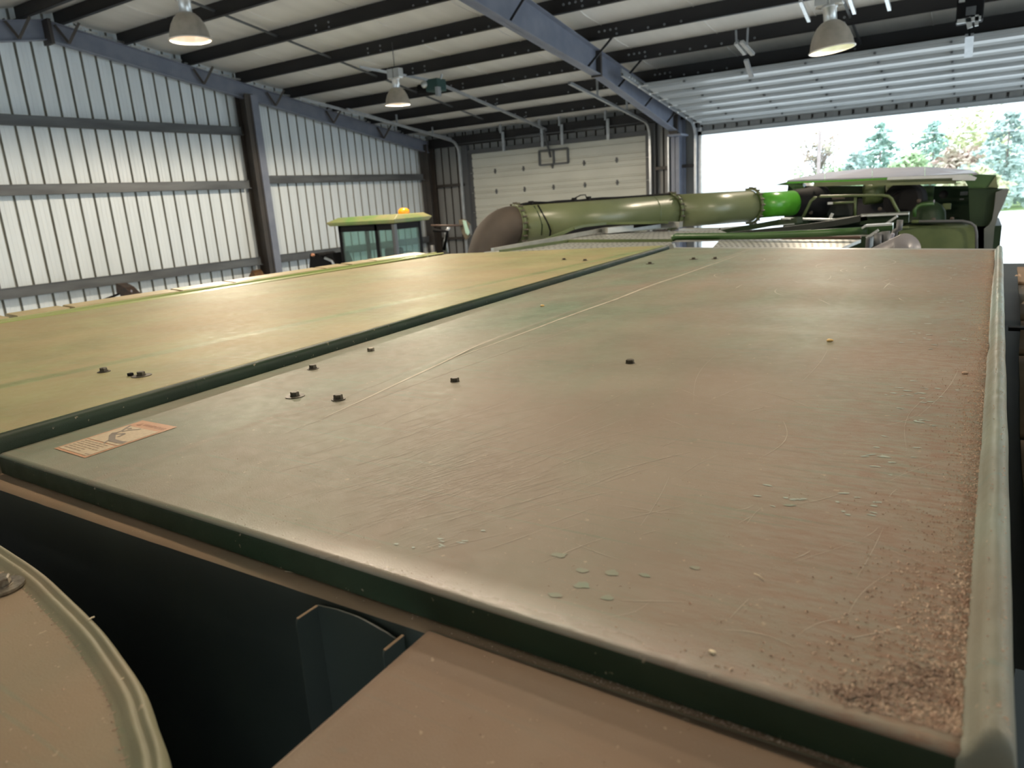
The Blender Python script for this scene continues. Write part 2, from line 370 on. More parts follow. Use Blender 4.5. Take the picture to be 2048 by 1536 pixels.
MB().box((D1[0]-.1, BY-.16, D1[2]), (D1[1]+.1, BY-.02, D1[2]+.12)).build('door_header', M_grey, wb)
MB().box((D2[0]-.16, BY-.12, FL), (D2[0], BY+.03, 1.5)).build('door_jamb', M_galv, wb)
MB().box((D2[0]-.1, BY-.12, D2[2]), (D2[1]+.1, BY+.03, D2[2]+.1)).build('door_header', M_doorl, wb)
ibeam_v(-6.82, 19.42, FL, pz(19.4)-.15, .22, .55, .014, 'y').build('column', M_frame, wb)
MB().box((-7.02, 19.12, FL), (-6.98, 19.4, 1.3)).build('conduit_strip', M_galv, wb)
for px in (1007, 1085, 1125, 1217):     # spring-shaft brackets on the header
    c = ony(px, 280, 19.5); MB().box((c.x-.04, 19.46, 1.42), (c.x+.04, 19.5, 1.98)).box((c.x-.09, 19.44, 1.95), (c.x-.03, 19.5, 2.3)).build('bracket', M_galv, wb)
MB().tube([(-14.2, 19.5, 1.78), (-7.5, 19.5, 1.78)], .017, 8).build('spring_shaft', M_grey, wb)
for a in (-11.9, -9.9): MB().tube([(a, 19.5, 1.78), (a+.9, 19.5, 1.78)], .045, 10).build('torsion_spring', M_grey, wb)
# front and right walls (outside the frame); openings invented and sized to let daylight in
wf = empty('wall_front', (0, FY, FL), kind='structure')
for a, b_, z0 in ((WX, -14, FL), (-14, -3.5, -.7), (-3.5, 0, FL), (0, 14, -.7), (14, EX, FL)):
    MB().box((a, FY-.06, z0), (b_, FY, pz(FY)+.35)).build('wall_panel', M_wall, wf)
wr = empty('wall_right', (EX, 8, FL), kind='structure')
MB().prism([(EX, FY, FL), (EX, 3, FL), (EX, 3, 2.4), (EX, 16, 2.4), (EX, 16, FL), (EX, BY, FL), (EX, BY, pz(BY)+.35), (EX, RY, RZ+.35), (EX, FY, pz(FY)+.35)], (.06, 0, 0)).build('wall_panel', M_wall, wr)

# --- roof: insulation blanket, purlins, rafters
ce = empty('ceiling', (0, RY, RZ), kind='structure')
def roofsheet(x0, x1, y0, y1):      # blanket sagging between purlins
    n = 10; vs = []
    for i in range(n+1):
        t = i/n; y = y0+(y1-y0)*t
        for x in (x0, x1): vs.append((x, y, pz(y)+.275-.05*math.sin(math.pi*t)))
    m = MB().add(vs, [(2*i, 2*i+1, 2*i+3, 2*i+2) for i in range(n)], True)
    for x in (x0,):
        m.add([(x-.012,y0,pz(y0)+.26),(x+.012,y0,pz(y0)+.26),(x+.012,y1,pz(y1)+.26),(x-.012,y1,pz(y1)+.26),(x,(y0+y1)/2,pz((y0+y1)/2)+.20)], [(0,1,4),(1,2,4),(2,3,4),(3,0,4)])
    return m
PY = [RY+.35, 9.68, 11.12, 12.55, 14.0, 15.45, 16.95, 18.4]
bands_ = [(RY, PY[0])]+list(zip(PY[:-1], PY[1:]))+[(PY[-1], BY+.1)]
for a, b_ in bands_:
    x = WX
    while x < EX-.1:
        e = min(x+1.83, EX)
        if a > RY+.1 or True: roofsheet(x, e, a, b_).build('insulation_panel', M_insul, ce, thick=0)
        x = e
for a, b_ in ((FY, 2), (2, 5), (5, RY)): roofsheet(WX, EX, a, b_).build('insulation_panel', M_insul, ce)
m = MB()
for sg, (a, b_) in ((1, (RY, BY+.3)), (-1, (FY-.3, RY))):   # steel roof above keeps the light out
    m.hexa([(WX-.2,a,pz(a)+.36),(EX+.2,a,pz(a)+.36),(EX+.2,b_,pz(b_)+.36),(WX-.2,b_,pz(b_)+.36),(WX-.2,a,pz(a)+.40),(EX+.2,a,pz(a)+.40),(EX+.2,b_,pz(b_)+.40),(WX-.2,b_,pz(b_)+.40)])
m.build('roof_sheet', M_alu, ce)
def zpurlin(y, x0, x1):
    z = pz(y); m = MB()
    m.box((x0, y-.004, z), (x1, y+.004, z+.27)); m.box((x0, y-.09, z), (x1, y, z+.006)); m.box((x0, y-.09, z), (x1, y-.084, z+.022))
    m.box((x0, y, z+.264), (x1, y+.07, z+.27))
    return m
def holes(y, xs):
    z = pz(y); m = MB()
    for x, dz in xs:
        m.lathe([(.021, 0), (.021, .006), (.013, .006), (.013, 0)], (x, y-.004, z+dz), (0, -1, 0), 8)
    return m
for i, y in enumerate(PY+[RY-.35, RY-1.85, RY-3.4, RY-5, RY-6.6, RY-8.2, RY-9.8]):
    o = zpurlin(y, WX+.05, EX-.05).build('purlin', M_purlin, ce)
    if i < 8 and i > 1:
        xs = [(-6.8+s_*(.35+.32*k), .06) for s_ in (-1, 1) for k in range(1, 9 if i % 2 else 6)]
        xs += [(-6.8+s_*(.3+.12*k), .15) for s_ in (1,) for k in range(4)] + [(-11.2+.35*a, .06+.09*b_) for a in (0, 1) for b_ in (0, 1)] + [(-2.6+.3*a, .06+.09*b_) for a in (0, 1) for b_ in (0, 1)]
        h = holes(y, xs).build('bolt_hole_ring', M_galv, o); h['kind'] = 'stuff'
for x in (-12.3, -2.2, 2.6):      # sag angles
    for a, b_ in bands_[1:-1]: MB().bar((x, a, pz(a)+.13), (x, b_, pz(b_)+.13), .04, .035).build('sag_angle', M_girt, ce)
def rtop(y): return pz(y)-.01
def rbot(y):
    pts = [(RY, 3.22), (9.91, 2.95), (12.52, 2.59), (14.45, 2.33), (19.3, 1.36)]
    for (a, za), (b_, zb) in zip(pts, pts[1:]):
        if y <= b_: return za+(zb-za)*(y-a)/(b_-a)
    return pts[-1][1]
for x in (-6.8, 6.8):
    for a, b_ in ((RY, 12.52), (12.52, 14.45), (14.5, 19.3)):
        slopebeam(x, a, b_, rtop, rbot, .016, .21).build('rafter', M_frame, ce)
    slopebeam(x, FY+.3, RY-.05, rtop, lambda y: pz(y)-.6, .016, .21).build('rafter', M_frame, ce)
    MB().box((x-.11, 14.43, rbot(14.45)-.03), (x+.11, 14.50, rtop(14.45))).build('splice_plate', M_coln, ce)
    for y in (11.12, 14.0, 15.45, 18.4, 16.95):
        for sg in (-1, 1):
            if sg < 0 and x < 0 and y > 14.2: continue
            MB().bar((x+sg*.62, y, pz(y)+.05), (x+sg*.03, y, rbot(y)+.05), .045, .012, (0,1,0)).build('flange_brace', M_purlin, ce)
    MB().box((x-.11, 18.95, 1.33), (x+.11, 19.02, 1.9)).build('stiffener', M_coln, ce)
    MB().box((x-.14, 18.9, 1.30), (x+.22, 19.5, 1.345)).build('cap_plate', M_frame, ce)

# --- door_1: closed sectional door
d1 = empty('door_1', ((D1[0]+D1[1])/2, BY-.1, FL), kind='structure')
SH = .615; zs = D1[2]+.02
nsec = 8
hx = [-12.9, -11.86, -10.84, -9.79, -8.76]
hb = None
for k in range(nsec):
    z1 = zs-k*SH; z0 = z1-SH+.012
    prof = [(0, z1), (0, z1-.02), (.02, z1-.035), (.02, z1-.13), (-.006, z1-.15), (-.006, z1-.175), (.022, z1-.195), (.022, z0+.195), (-.006, z0+.175), (-.006, z0+.15), (.02, z0+.13), (.02, z0+.035), (0, z0+.02), (0, z0)]
    m = MB(); n = len(prof)
    vs = [(x, BY-.06-o, z) for x in (D1[0]+.16, D1[1]-.16) for o, z in prof]
    m.add(vs, [(i, i+1, n+i+1, n+i) for i in range(n-1)]); m.box((D1[0], BY-.045, z0-.012), (D1[1], BY-.03, z1))
    s = m.build('door_section', M_door, d1)
    for x in (D1[0]+.08, D1[1]-.08): MB().box((x-.085, BY-.085, z0), (x+.085, BY-.055, z1)).build('end_stile', M_grey, s)
    if k:
        for x in hx: MB().box((x-.03, BY-.09, z1-.07), (x+.03, BY-.072, z1+.08)).tube([(x-.045, BY-.095, z1), (x+.045, BY-.095, z1)], .014, 6).build('hinge', M_grey, s)
fr = MB(); a, b_, c, d = ony(1078, 308, BY-.15), ony(1135, 304, BY-.15), 1.33, .92
for p, q in (((a.x, c), (b_.x, c)), ((a.x, d), (b_.x, d)), ((a.x, d), (a.x, c)), ((b_.x, d), (b_.x, c)), (((a.x+b_.x)/2, d), ((a.x+b_.x)/2, c))):
    fr.bar((p[0], BY-.14, p[1]), (q[0], BY-.14, q[1]), .05, .06, (0, 1, 0))
fr.build('operator_frame', M_grey, d1)
# its tracks
def track(pts, parent, name='door_track', mt=None, r=.035):
    m = MB(); 
    for p, q in zip(pts, pts[1:]):
        m.sweep([(-.03, -.005), (-.03, -.03), (.03, -.03), (.03, .028), (-.03, .028), (-.03, .005)], p, q)
    return m.build(name, mt or M_galv, parent, thick=.003)
def curve(x, y1, z1, sl, r=.42):
    pts = []
    for k in range(9):
        a = math.pi/2*k/8; pts.append((x, y1+r*math.sin(a)*.9, z1-r*(1-math.cos(a))-sl*r*.4*math.sin(a)))
    return pts
def trackpath(x, ya, za, yb, zb):
    c = curve(x, yb, zb, (za-zb)/(yb-ya)); l = c[-1]
    return [(x, ya, za)]+c+[(x, l[1]+.01, FL+.02)]
track(trackpath(-14.02, 14.66, 2.52, 19.1, 1.87), d1); track(trackpath(-7.66, 14.9, 2.34, 19.15, 1.77), d1)
track([(-14.25, 13.3, 2.72), (-14.1, 19.2, 1.93)], d1, 'cable_conduit', M_galv)
for x, y, z in ((-14.02, 16.6, 2.24), (-14.02, 18.2, 2.0), (-7.66, 16.3, 2.15), (-7.66, 18.0, 1.93), (-10.9, 16.95, 2.33), (-10.9, 18.4, 2.08)):
    MB().box((x-.02, y-.02, z), (x+.02, y+.02, pz(y)+.05)).build('track_hanger', M_galv, d1)
op = empty('door_opener', (-10.95, 14.3, 2.6), 'green electric door opener hung at the head of the long rail above the closed door', 'door opener')
track([(-10.9, 14.68, 2.70), (-10.9, 19.6, 1.90)], op, 'rail', M_galv)
MB().bar((-10.9, 19.45, 1.92), (-10.87, BY-.14, 1.12), .04, .05).build('arm', M_grey, op)
MB().box((-11.15, 14.35, 2.55), (-10.8, 14.7, 2.82)).build('gear_box', mat('green_motor_housing', (.03, .075, .07), None, rough=.4), op, bevel=.02)
c0 = Vector((-11.2, 14.5, 2.68))
MB().lathe([(.0, -.17), (.08, -.17), (.11, -.15), (.11, .1), (.09, .12), (0, .12)], c0+Vector((-.1, 0, -.03)), (1, .2, 0)).build('motor', M_black, op)
MB().lathe([(.0, -.03), (.075, -.03), (.085, 0), (.075, .03), (0, .03)], c0+Vector((.03, -.16, .04)), (.2, -1, 0)).build('pulley', M_alu, op)
MB().box((-10.84, 14.3, 2.42), (-10.76, 14.42, 2.62)).build('limit_box', M_galv, op)
MB().bar((-11.05, 14.45, 2.8), (-11.9, 13.0, 3.06), .06, .05).build('brace', M_galv, op)
MB().bar((-10.8, 14.5, 2.8), (-10.75, 14.5, pz(14.5)+.1), .05, .02).build('hanger', M_galv, op)

# --- door_2: raised sectional door lying under the roof
d2 = empty('door_2', (0, BY-.3, 1.4), kind='structure')
dz2 = lambda y: 2.30-.153*(y-14.97)
YS, NS, SL2 = 15.75, 7, .62
for k in range(NS):
    a = YS+k*SL2*.988; b_ = a+SL2*.975
    m = MB(); prof = []
    for t, o in ((0,0),(.03,0),(.05,.012),(.22,.012),(.25,0),(.28,0),(.31,.014),(.69,.014),(.72,0),(.75,0),(.78,.012),(.95,.012),(.97,0),(1,0)):
        y = a+(b_-a)*t; prof.append((y, dz2(y)-o))
    n = len(prof); m.add([(x, y, z) for x in (D2[0]+.12, D2[1]-.12) for y, z in prof], [(i, i+1, n+i+1, n+i) for i in range(n-1)])
    m.hexa([(D2[0],a,dz2(a)),(D2[1],a,dz2(a)),(D2[1],b_,dz2(b_)),(D2[0],b_,dz2(b_)),(D2[0],a,dz2(a)+.045),(D2[1],a,dz2(a)+.045),(D2[1],b_,dz2(b_)+.045),(D2[0],b_,dz2(b_)+.045)])
    s = m.build('door_section', M_doorl, d2)
    y = a+.05   # stiffening strut under the section, rises away from the camera side
    st = MB(); z = dz2(y)-.014
    for dy, h in ((0, .055),) + (((.14, .03),) if k < 2 else ()):
        st.sweep([(-.02, 0), (-.012, -h), (.012, -h), (.02, 0)], (D2[0]+.05, y+dy, z), (D2[1]-.05, y+dy, z))
    st.build('strut', M_doorl, s)
    for x in (-5.4, -4.2, -3.0, -1.8, -.6, .6, 1.8, 3.0, 4.2):
        MB().box((x-.02, a-.03, dz2(a)-.05), (x+.02, a+.02, dz2(a)-.012)).build('hinge', M_girt, s)
    MB().tube([(D2[0]-.12, a, dz2(a)-.0), (D2[0]+.1, a, dz2(a)-.0)], .02, 8).lathe([(0,-.02),(.035,-.02),(.035,.02),(0,.02)], (D2[0]-.11, a, dz2(a)), (1,0,0), 10).build('roller', M_alu, s)
yb = YS+NS*SL2*.988      # bottom section, turned down through the bend
m = MB().hexa([(D2[0], yb, dz2(yb)), (D2[1], yb, dz2(yb)), (D2[1], BY-.14, D2[2]+.02), (D2[0], BY-.14, D2[2]+.02), (D2[0], yb, dz2(yb)+.045), (D2[1], yb, dz2(yb)+.045), (D2[1], BY-.09, D2[2]+.04), (D2[0], BY-.09, D2[2]+.04)])
m.build('door_section', M_doorl, d2)
track(trackpath(-6.43, 14.9, 2.34, 19.25, 1.66), d2)
MB().bar((-6.47, 14.95, 2.43), (-6.47, 19.2, 1.78), .03, .08).build('track_angle', M_galv, d2)
m = MB()
for k in range(28):
    y = 15.2+k*.145; m.lathe([(0,-.02),(.026,-.02),(.026,.02),(0,.02)], (-6.40, y, 2.36-.153*(y-14.97)), (1, 0, 0), 8)
m.build('roller_chain', M_doorl, d2)['kind'] = 'stuff'
for (p1, p2, wd, mt) in (((1472, 86), (1490, 108), .07, M_alu), ((1483, 83), (1506, 109), .08, M_alu), ((1492, 120), (1503, 154), .08, M_galv)):
    MB().bar(ony(*p1, 14.6), ony(*p2, 14.9), wd, .05).build('track_hanger', mt, d2)
for (p1, p2) in (((1472, 60), (1473, 88)), ((1496, 55), (1494, 90))): MB().bar(ony(*p1, 14.6), ony(*p2, 14.6), .03, .03, (0,1,0)).build('hanger_rod', M_galv, d2)
for (p1, p2) in (((1601, 2), (1618, 42)), ((1699, -4), (1709, 26)), ((1773, -4), (1779, 19))): MB().bar(ony(*p1, 12.6), ony(*p2, 13.4), .05, .04).build('hanger_rod', M_alu, d2)
o2 = empty('door_opener', ony(1938, 40, 14.2), 'dark chain door opener with white brackets above the raised door at the right', 'door opener')
c = ony(1940, 22, 14.2)
MB().box(c+Vector((-.18, -.1, -.16)), c+Vector((.18, .2, .18))).build('gear_box', M_black, o2, bevel=.02)
MB().box(c+Vector((-.05, -.14, -.08)), c+Vector((.08, -.1, .04))).build('cover_plate', M_girt, o2)
for p1, p2, wd in (((1914, 44), (1962, 36), .06), ((1936, 36), (1940, 56), .07), ((1954, 30), (1953, 52), .05), ((1918, 2), (1930, 0), .05)):
    MB().bar(ony(*p1, 14.05), ony(*p2, 14.05), wd, .04, (0,1,0)).build('bracket', M_alu, o2)
for px in (1921, 1960): MB().tube([ony(px, -60, 14.2), ony(px, 26, 14.2)], .02, 6).build('hanger', M_black, o2)
MB().bar(ony(1939, 50, 14.2), ony(1939, 72, 14.2), .03, .03, (0,1,0)).build('arm', M_black, o2)
MB().bar(ony(1939, 70, 14.5), ony(1937, 112, 15.2), .12, .05).build('rail', M_galv, o2)

# --- high-bay lamps
def lamp(px, py, dist, r, label, ph, tilt=(0, 0), watt=1.0, cord=1.2, bulb=None):
    c = ond(px, py, dist); ax = Vector((tilt[0], tilt[1], 1)).normalized()
    o = empty('high_bay_lamp', c, label, 'lamp', 'high bay lamps under the roof')
    pr = [(1.0, -.02), (.985, .03), (.93, .35), (.80, .72), (.62, 1.02), (.42, 1.2), (.34, 1.24)]
    MB().lathe([(a*r, h*r) for a, h in pr], c, ax, 32).build('shade', M_shade, o, thick=.004)
    MB().lathe([(a*r*.975, h*r*.985-.003) for a, h in pr[:-1]]+[(0, 1.16*r)], c, ax, 32).build('reflector', M_shadein, o)
    MB().lathe([(1.03*r, -.03*r), (1.04*r, 0), (1.01*r, .03*r), (.975*r, .0), (1.03*r, -.03*r)], c, ax, 32).build('rim', M_shadein, o)
    MB().lathe([(0, -.0), (.16*r, .03*r), (.24*r, .2*r), (.22*r, .5*r), (.12*r, .8*r), (.12*r, 1.1*r)], c+ax*.25*r, ax, 16).build('bulb', bulb or M_bulb, o)
    MB().lathe([(.30*r, 1.22*r), (.30*r, 1.8*r), (.36*r, 1.82*r), (.36*r, 1.95*r), (.1*r, 1.97*r)], c, ax, 16).build('socket', M_alu, o)
    q = c+ax*1.95*r
    MB().box(q+Vector((-.62*r, -.28*r, 0)), q+Vector((-.05*r, .28*r, .72*r))).box(q+Vector((.05*r, -.28*r, 0)), q+Vector((.62*r, .28*r, .72*r))).build('ballast_box', M_alu, o, bevel=.01)
    for dx in (-.35, .35): MB().lathe([(.26*r, -.08*r), (.26*r, .05*r)], q+Vector((dx*r, 0, 0)), (0, 0, 1), 12).build('conduit_nut', M_shadein, o)
    MB().tube([q+Vector((0, 0, .7*r)), q+Vector((0, 0, .7*r+cord))], .008, 6).build('hook_chain', M_grey, o)
    l = bpy.data.lights.new('lamp_light', 'SPOT'); l.energy = LAMP_W*watt; l.color = (1, .84, .64); l.shadow_soft_size = .07; l.spot_size = math.radians(179); l.spot_blend = .2
    lo = bpy.data.objects.new('lamp_light', l); col.objects.link(lo); lo.parent = o; lo.location = ax*(.0*r-.03)
    lo.visible_glossy = True
    return o
lamp(381, 80, 11.5, .265, 'high bay lamp with dull metal shade nearest the left gable wall, top left', 0)
lamp(796, 209, 16.0, .255, 'smallest hanging lamp, beside the door opener in front of the closed door', 0, cord=.5)
lamp(1664, 99, 10.6, .262, 'greenish high bay lamp hanging before the raised door at the right', 0, tilt=(-.10, 0), watt=.3, bulb=M_bulbg)
for x, y, wt, lb in ((-3.25, 3.85, .45, 'above the left tank cover'), (-1.2, 1.6, .28, 'added as fill just above the photographer'), (3.6, 5.0, .8, 'added as fill right of the combine'), (9.5, 12.5, 1, 'added as fill farthest right near the open door')):           # unseen; first follows its glint, the others are added fill lights
    c = Vector((x, y, 2.1)); o = empty('high_bay_lamp', c, 'high bay lamp out of view, '+lb, 'lamp', 'high bay lamps under the roof')  # unseen lamps; all but the first are added as fill
    r = .26; MB().lathe([(a*r, h*r) for a, h in [(1.0, -.02), (.93, .35), (.80, .72), (.42, 1.2), (.3, 1.3)]], c, (0, 0, 1), 24).build('shade', M_shade, o)
    MB().tube([c+Vector((0, 0, .3)), (x, y, pz(y)+.05)], .01, 6).build('hook_chain', M_grey, o)
    MB().lathe([(0, -.0), (.05, .02), (.06, .1), (.03, .2), (.03, .3)], c+Vector((0, 0, .02)), (0, 0, 1), 12).build('bulb', M_bulb, o)
    l = bpy.data.lights.new('lamp_light', 'SPOT'); l.energy = LAMP_W*wt; l.color = (1, .84, .64); l.shadow_soft_size = .08; l.spot_size = math.radians(179); l.spot_blend = .2
    lo = bpy.data.objects.new('lamp_light', l); col.objects.link(lo); lo.parent = o; lo.location = (0, 0, -.03)

# ================================================================ THE COMBINE
ch = empty('combine_harvester', (-1.5, 4.5, FL), 'dusty green combine harvester filling the foreground, tank covers closed and auger folded back', 'combine harvester')
# ---- body that carries everything
MB().box((-2.9, .47, -2.4), (.03, 3.95, -.46)).build('grain_tank', M_dgreen, ch)
MB().box((-2.75, .8, -2.9), (-.15, 10.2, -2.3)).box((-2.6, 3.9, -2.3), (-.1, 9.2, -.95)).build('chassis', M_dgreen, ch)
def wheel(x, y, r, wd):
    c = (x, y, FL+r)
    o = MB().lathe([(r*.55, -wd/2), (r*.9, -wd/2), (r, -wd*.36), (r, wd*.36), (r*.9, wd/2), (r*.55, wd/2), (r*.55, -wd/2)], c, (1, 0, 0), 28).build('tire', M_black, ch)
    MB().lathe([(.0, -wd*.2), (r*.2, -wd*.2), (r*.25, -wd*.05), (r*.5, -wd*.1), (r*.56, -wd*.4), (r*.56, wd*.4), (r*.5, wd*.1), (0, wd*.1)], c, (1, 0, 0), 24).build('wheel_rim', mat('yellow_rim', (.6, .45, .03), None, rough=.4), ch)
wheel(-3.05, .6, .95, .7); wheel(.35, .6, .95, .7); wheel(-2.75, 8.3, .62, .5); wheel(-.05, 8.3, .62, .5)

# ---- right tank cover: folded sheet with a rolled rail along its outer edge
def lerp(a, b, t): return a+(b-a)*t
def gs(x, s): return math.exp(-(x/s)**2)
def hR(x, y):
    h = .0022*gs(x+1.035+.03*math.exp(-((y-1.0)/.5)**2)*-1, .010)*min(1, max(0, (y-.75)/.5))
    h += .0075*gs(y-2.52+.05*x, .16)*min(1, max(0, (x+1.1)/.3))*min(1, max(0, (.02-x)/.15))
    h -= .0068*gs(y-2.18+.05*x, .13)*min(1, max(0, (x+1.1)/.3))*min(1, max(0, (.02-x)/.15))
    h += .0022*gs(y-1.70+.12*x, .05)*min(1, max(0, (x+1.1)/.3))
    h += .0030*gs(y-3.2, .25)*min(1, max(0, (x+1.0)/.4))
    h += .0011*mn.noise(Vector((x*2.1, y*1.5, 3)))
    h -= .0012*gs(math.hypot(x+1.12, y-.93), .08)+.0009*gs(math.hypot(x+1.0, y-.95), .06)+.001*gs(math.hypot(x+1.28, y-1.13), .06)
    return h
def cover_mesh(corner, zfun, hfun, nu, nv, lipr=.008, lipd=.025, power=1.7):
    """corner: near-left, near-right, far-left, far-right (x, y); rows go from near to far, near edge rolls down"""
    nl, nr, fl_, fr_ = corner; vs = []; fs = []
    rows = []
    for j, (dy, dz) in enumerate(((-.0, -lipd-lipr), (0, -lipr*1.0), (.0012, -lipr*.6), (lipr*.35, -lipr*.28), (lipr*.7, -lipr*.08), (lipr, 0))): rows.append((0, dy-lipr*.0, dz))
    for k in range(1, nv+1): rows.append(((k/nv)**power, lipr, 0))
    for (t, dy, dz) in rows:
        a = (lerp(nl[0], fl_[0], t), lerp(nl[1], fl_[1], t)); b_ = (lerp(nr[0], fr_[0], t), lerp(nr[1], fr_[1], t))
        for i in range(nu+1):
            u = i/nu; x = lerp(a[0], b_[0], u); y = lerp(a[1], b_[1], u)+(dy if t == 0 else dy*(1-t))
            vs.append((x, y, zfun(x, y)+(hfun(x, y) if dz > -lipr*1.5 else 0)+dz))
    n = nu+1; ff = []
    for j in range(len(rows)-1):
        for i in range(nu): (ff if j < 2 else fs).append((j*n+i, j*n+i+1, (j+1)*n+i+1, (j+1)*n+i))
    return MB().add(vs, fs, True), MB().add(vs[:3*n], ff, True)
ZR = -.35
covR = cover_mesh([(-1.325, .485), (.022, .452), (-1.525, 4.24), (.085, 3.79)], lambda x, y: ZR, hR, 150, 190)
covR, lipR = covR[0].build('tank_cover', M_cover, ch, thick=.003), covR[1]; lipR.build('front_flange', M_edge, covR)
covR['label'] = 'brown dusty cover sheet with scratches and a rolled outer rail'
MB().add([], []) # far flange of the sheet
m = MB(); n = 40
for i in range(n):
    t0, t1 = i/n, (i+1)/n
    a = (lerp(-1.525, .10, t0), lerp(4.24, 3.79, t0)); b_ = (lerp(-1.525, .10, t1), lerp(4.24, 3.79, t1))
    m.add([(a[0], a[1], ZR-.002), (b_[0], b_[1], ZR-.002), (b_[0], b_[1]+.02, ZR+.003), (a[0], a[1]+.02, ZR+.003), (b_[0], b_[1]+.03, ZR-.03), (a[0], a[1]+.03, ZR-.03)], [(0, 1, 2, 3), (3, 2, 4, 5)], True)
m.build('rear_flange', M_perf, covR)
# rolled rail
prof = [(-.002, -.001), (.003, .002), (.007, .007), (.011, .013), (.015, .0175), (.020, .020), (.026, .0205), (.032, .0185), (.037, .014), (.040, .008), (.0415, 0), (.0415, -.012), (.0415, -.06)]
prof = [(a*.70, b_*.92) if a > 0 else (a, b_) for a, b_ in prof]; vs, fs = [], []; NR = 260; n = len(prof)
for j in range(NR+5):
    if j < 5: t, dy, sc_, dzz = 0, (0, 0, .001, .004, .009)[j], (.0, .35, .7, .9, 1)[j], (-.034, -.010, -.005, -.002, 0)[j]
    else: t = ((j-4)/NR)**1.5; dy, sc_, dzz = .009, 1, 0
    x0 = lerp(.018, .083, t); y0 = lerp(.451, 3.79, t)
    wob = .0012*mn.noise(Vector((0, y0*6, 1)))
    for k, (dx, dz) in enumerate(prof):
        lump = .0018*mn.noise(Vector((dx*200, y0*45, 5)))*(1 if 2 < k < 10 else .2)
        vs.append((x0+dx+wob, y0+dy, ZR+(max(dz, 0)*sc_+min(dz, 0))*(1 if j > 3 else 1)+dzz+lump))
for j in range(NR+4):
    for k in range(n-1): fs.append((j*n+k, j*n+k+1, (j+1)*n+k+1, (j+1)*n+k))
MB().add(vs, fs, True).build('edge_rail', M_rail, covR)
MB().add([vs[-n+k] for k in range(n)], [tuple(range(n))]).build('rail_end', M_rail, covR)

random.seed(11)
m = MB()
def blob(px, py, w_, h_, ang=0):
    c = onz(px, py, ZR); c.z = ZR+hR(c.x, c.y)+.0005; k = 9; ca, sa = math.cos(ang), math.sin(ang); vs = []
    for i in range(k):
        a = 6.2832*i/k; r = random.uniform(.55, 1.15); x, y = w_*math.cos(a)*r, h_*math.sin(a)*r; vs.append((c.x+x*ca-y*sa, c.y+x*sa+y*ca, c.z))
    m.add([tuple(c)]+vs, [(0, 1+i, 1+(i+1) % k) for i in range(k)])
for cx0, cy0, sx, sy, nn in ((1860, 675, 45, 25, 14), (1830, 790, 55, 22, 20), (1855, 850, 25, 12, 5), (1770, 920, 45, 30, 12), (1700, 1010, 60, 22, 10), (1920, 540, 40, 14, 16), (1460, 545, 60, 16, 16), (1895, 600, 30, 12, 8), (1560, 1000, 70, 30, 7), (900, 1085, 45, 14, 9)):
    for _ in range(nn):
        px, py = random.gauss(cx0, sx*.7), random.gauss(cy0, sy*.7); d = abs(onz(px, py, ZR).y)
        blob(px, py, random.uniform(.0025, .007)*(.7+.35*d), random.uniform(.0012, .003)*(.7+.35*d), random.uniform(-.3, .5))
m.build('paint_scuff', mat('pale_teal_scuffed_paint', (.27, .32, .27), (.34, .38, .32), 60, .5, spec=.2), covR)['kind'] = 'stuff'
m = MB()
for px, py in ((1110, 1190), (1165, 1170), (1225, 1145), (1215, 1195), (1165, 1140), (1290, 1150), (1120, 1110), (1390, 1135), (1580, 1010)): blob(px, py, random.uniform(.006, .011), random.uniform(.003, .006), .3)
m.build('bare_paint_spot', mat('green_paint_spot', (.19, .225, .165), (.235, .22, .165), 50, .5, spec=.2), covR)['kind'] = 'stuff'
m = MB()
def scratch(p0, p1, bow=0, w_=.0004, seg=8):
    if onz(*p0, ZR).y < .49 or onz(*p1, ZR).y < .49 or onz(*p1, ZR).x > .01: return
    A0, A1 = onz(*p0, ZR), onz(*p1, ZR); d = (A1-A0); s_ = Vector((-d.y, d.x, 0)).normalized(); P_ = []
    for i in range(seg+1):
        t = i/seg; q = A0+d*t+s_*bow*d.length*math.sin(math.pi*t); w2 = w_*(.3+.7*math.sin(math.pi*min(1, max(0, t)))) ; z = ZR+hR(q.x, q.y)+.0004
        P_ += [(q.x-s_.x*w2, q.y-s_.y*w2, z), (q.x+s_.x*w2, q.y+s_.y*w2, z)]
    m.add(P_, [(2*i, 2*i+1, 2*i+3, 2*i+2) for i in range(seg)])
for _ in range(300):     # fans of fine rub marks
    x, y = random.gauss(860, 150), random.gauss(960, 75); L_ = random.uniform(30, 230); a = random.gauss(-.30, .07)
    if y < 820 or y > 1130 or x < 480: continue
    scratch((x, y), (x+L_*math.cos(a), y+L_*math.sin(a)), random.gauss(0, .02), random.uniform(.00015, .0004))
for _ in range(45):
    x, y = random.uniform(1150, 1850), random.uniform(760, 1350); L_ = random.uniform(20, 150); a = random.choice((-.9, -.35, .2))+random.gauss(0, .15)
    scratch((x, y), (x+L_*math.cos(a), y+L_*math.sin(a)), random.gauss(0, .06), random.uniform(.0002, .0004))
for _ in range(22):
    x, y = random.uniform(1400, 1900), random.uniform(520, 600); L_ = random.uniform(10, 40); a = random.choice((-1.1, -.8, .5))+random.gauss(0, .2)
    scratch((x, y), (x+L_*math.cos(a), y+L_*math.sin(a)*.6), random.gauss(0, .15), random.uniform(.0008, .0018))
scratch((650, 835), (1000, 672), .0, .0035, 20); scratch((900, 720), (1490, 506), .004, .0045, 24); scratch((560, 870), (1200, 640), .01, .0007, 16)
m.build('scratch', mat('rubbed_dust_scratch', (.46, .41, .33), (.36, .315, .245), 30, .6, spec=.2), covR)['kind'] = 'stuff'

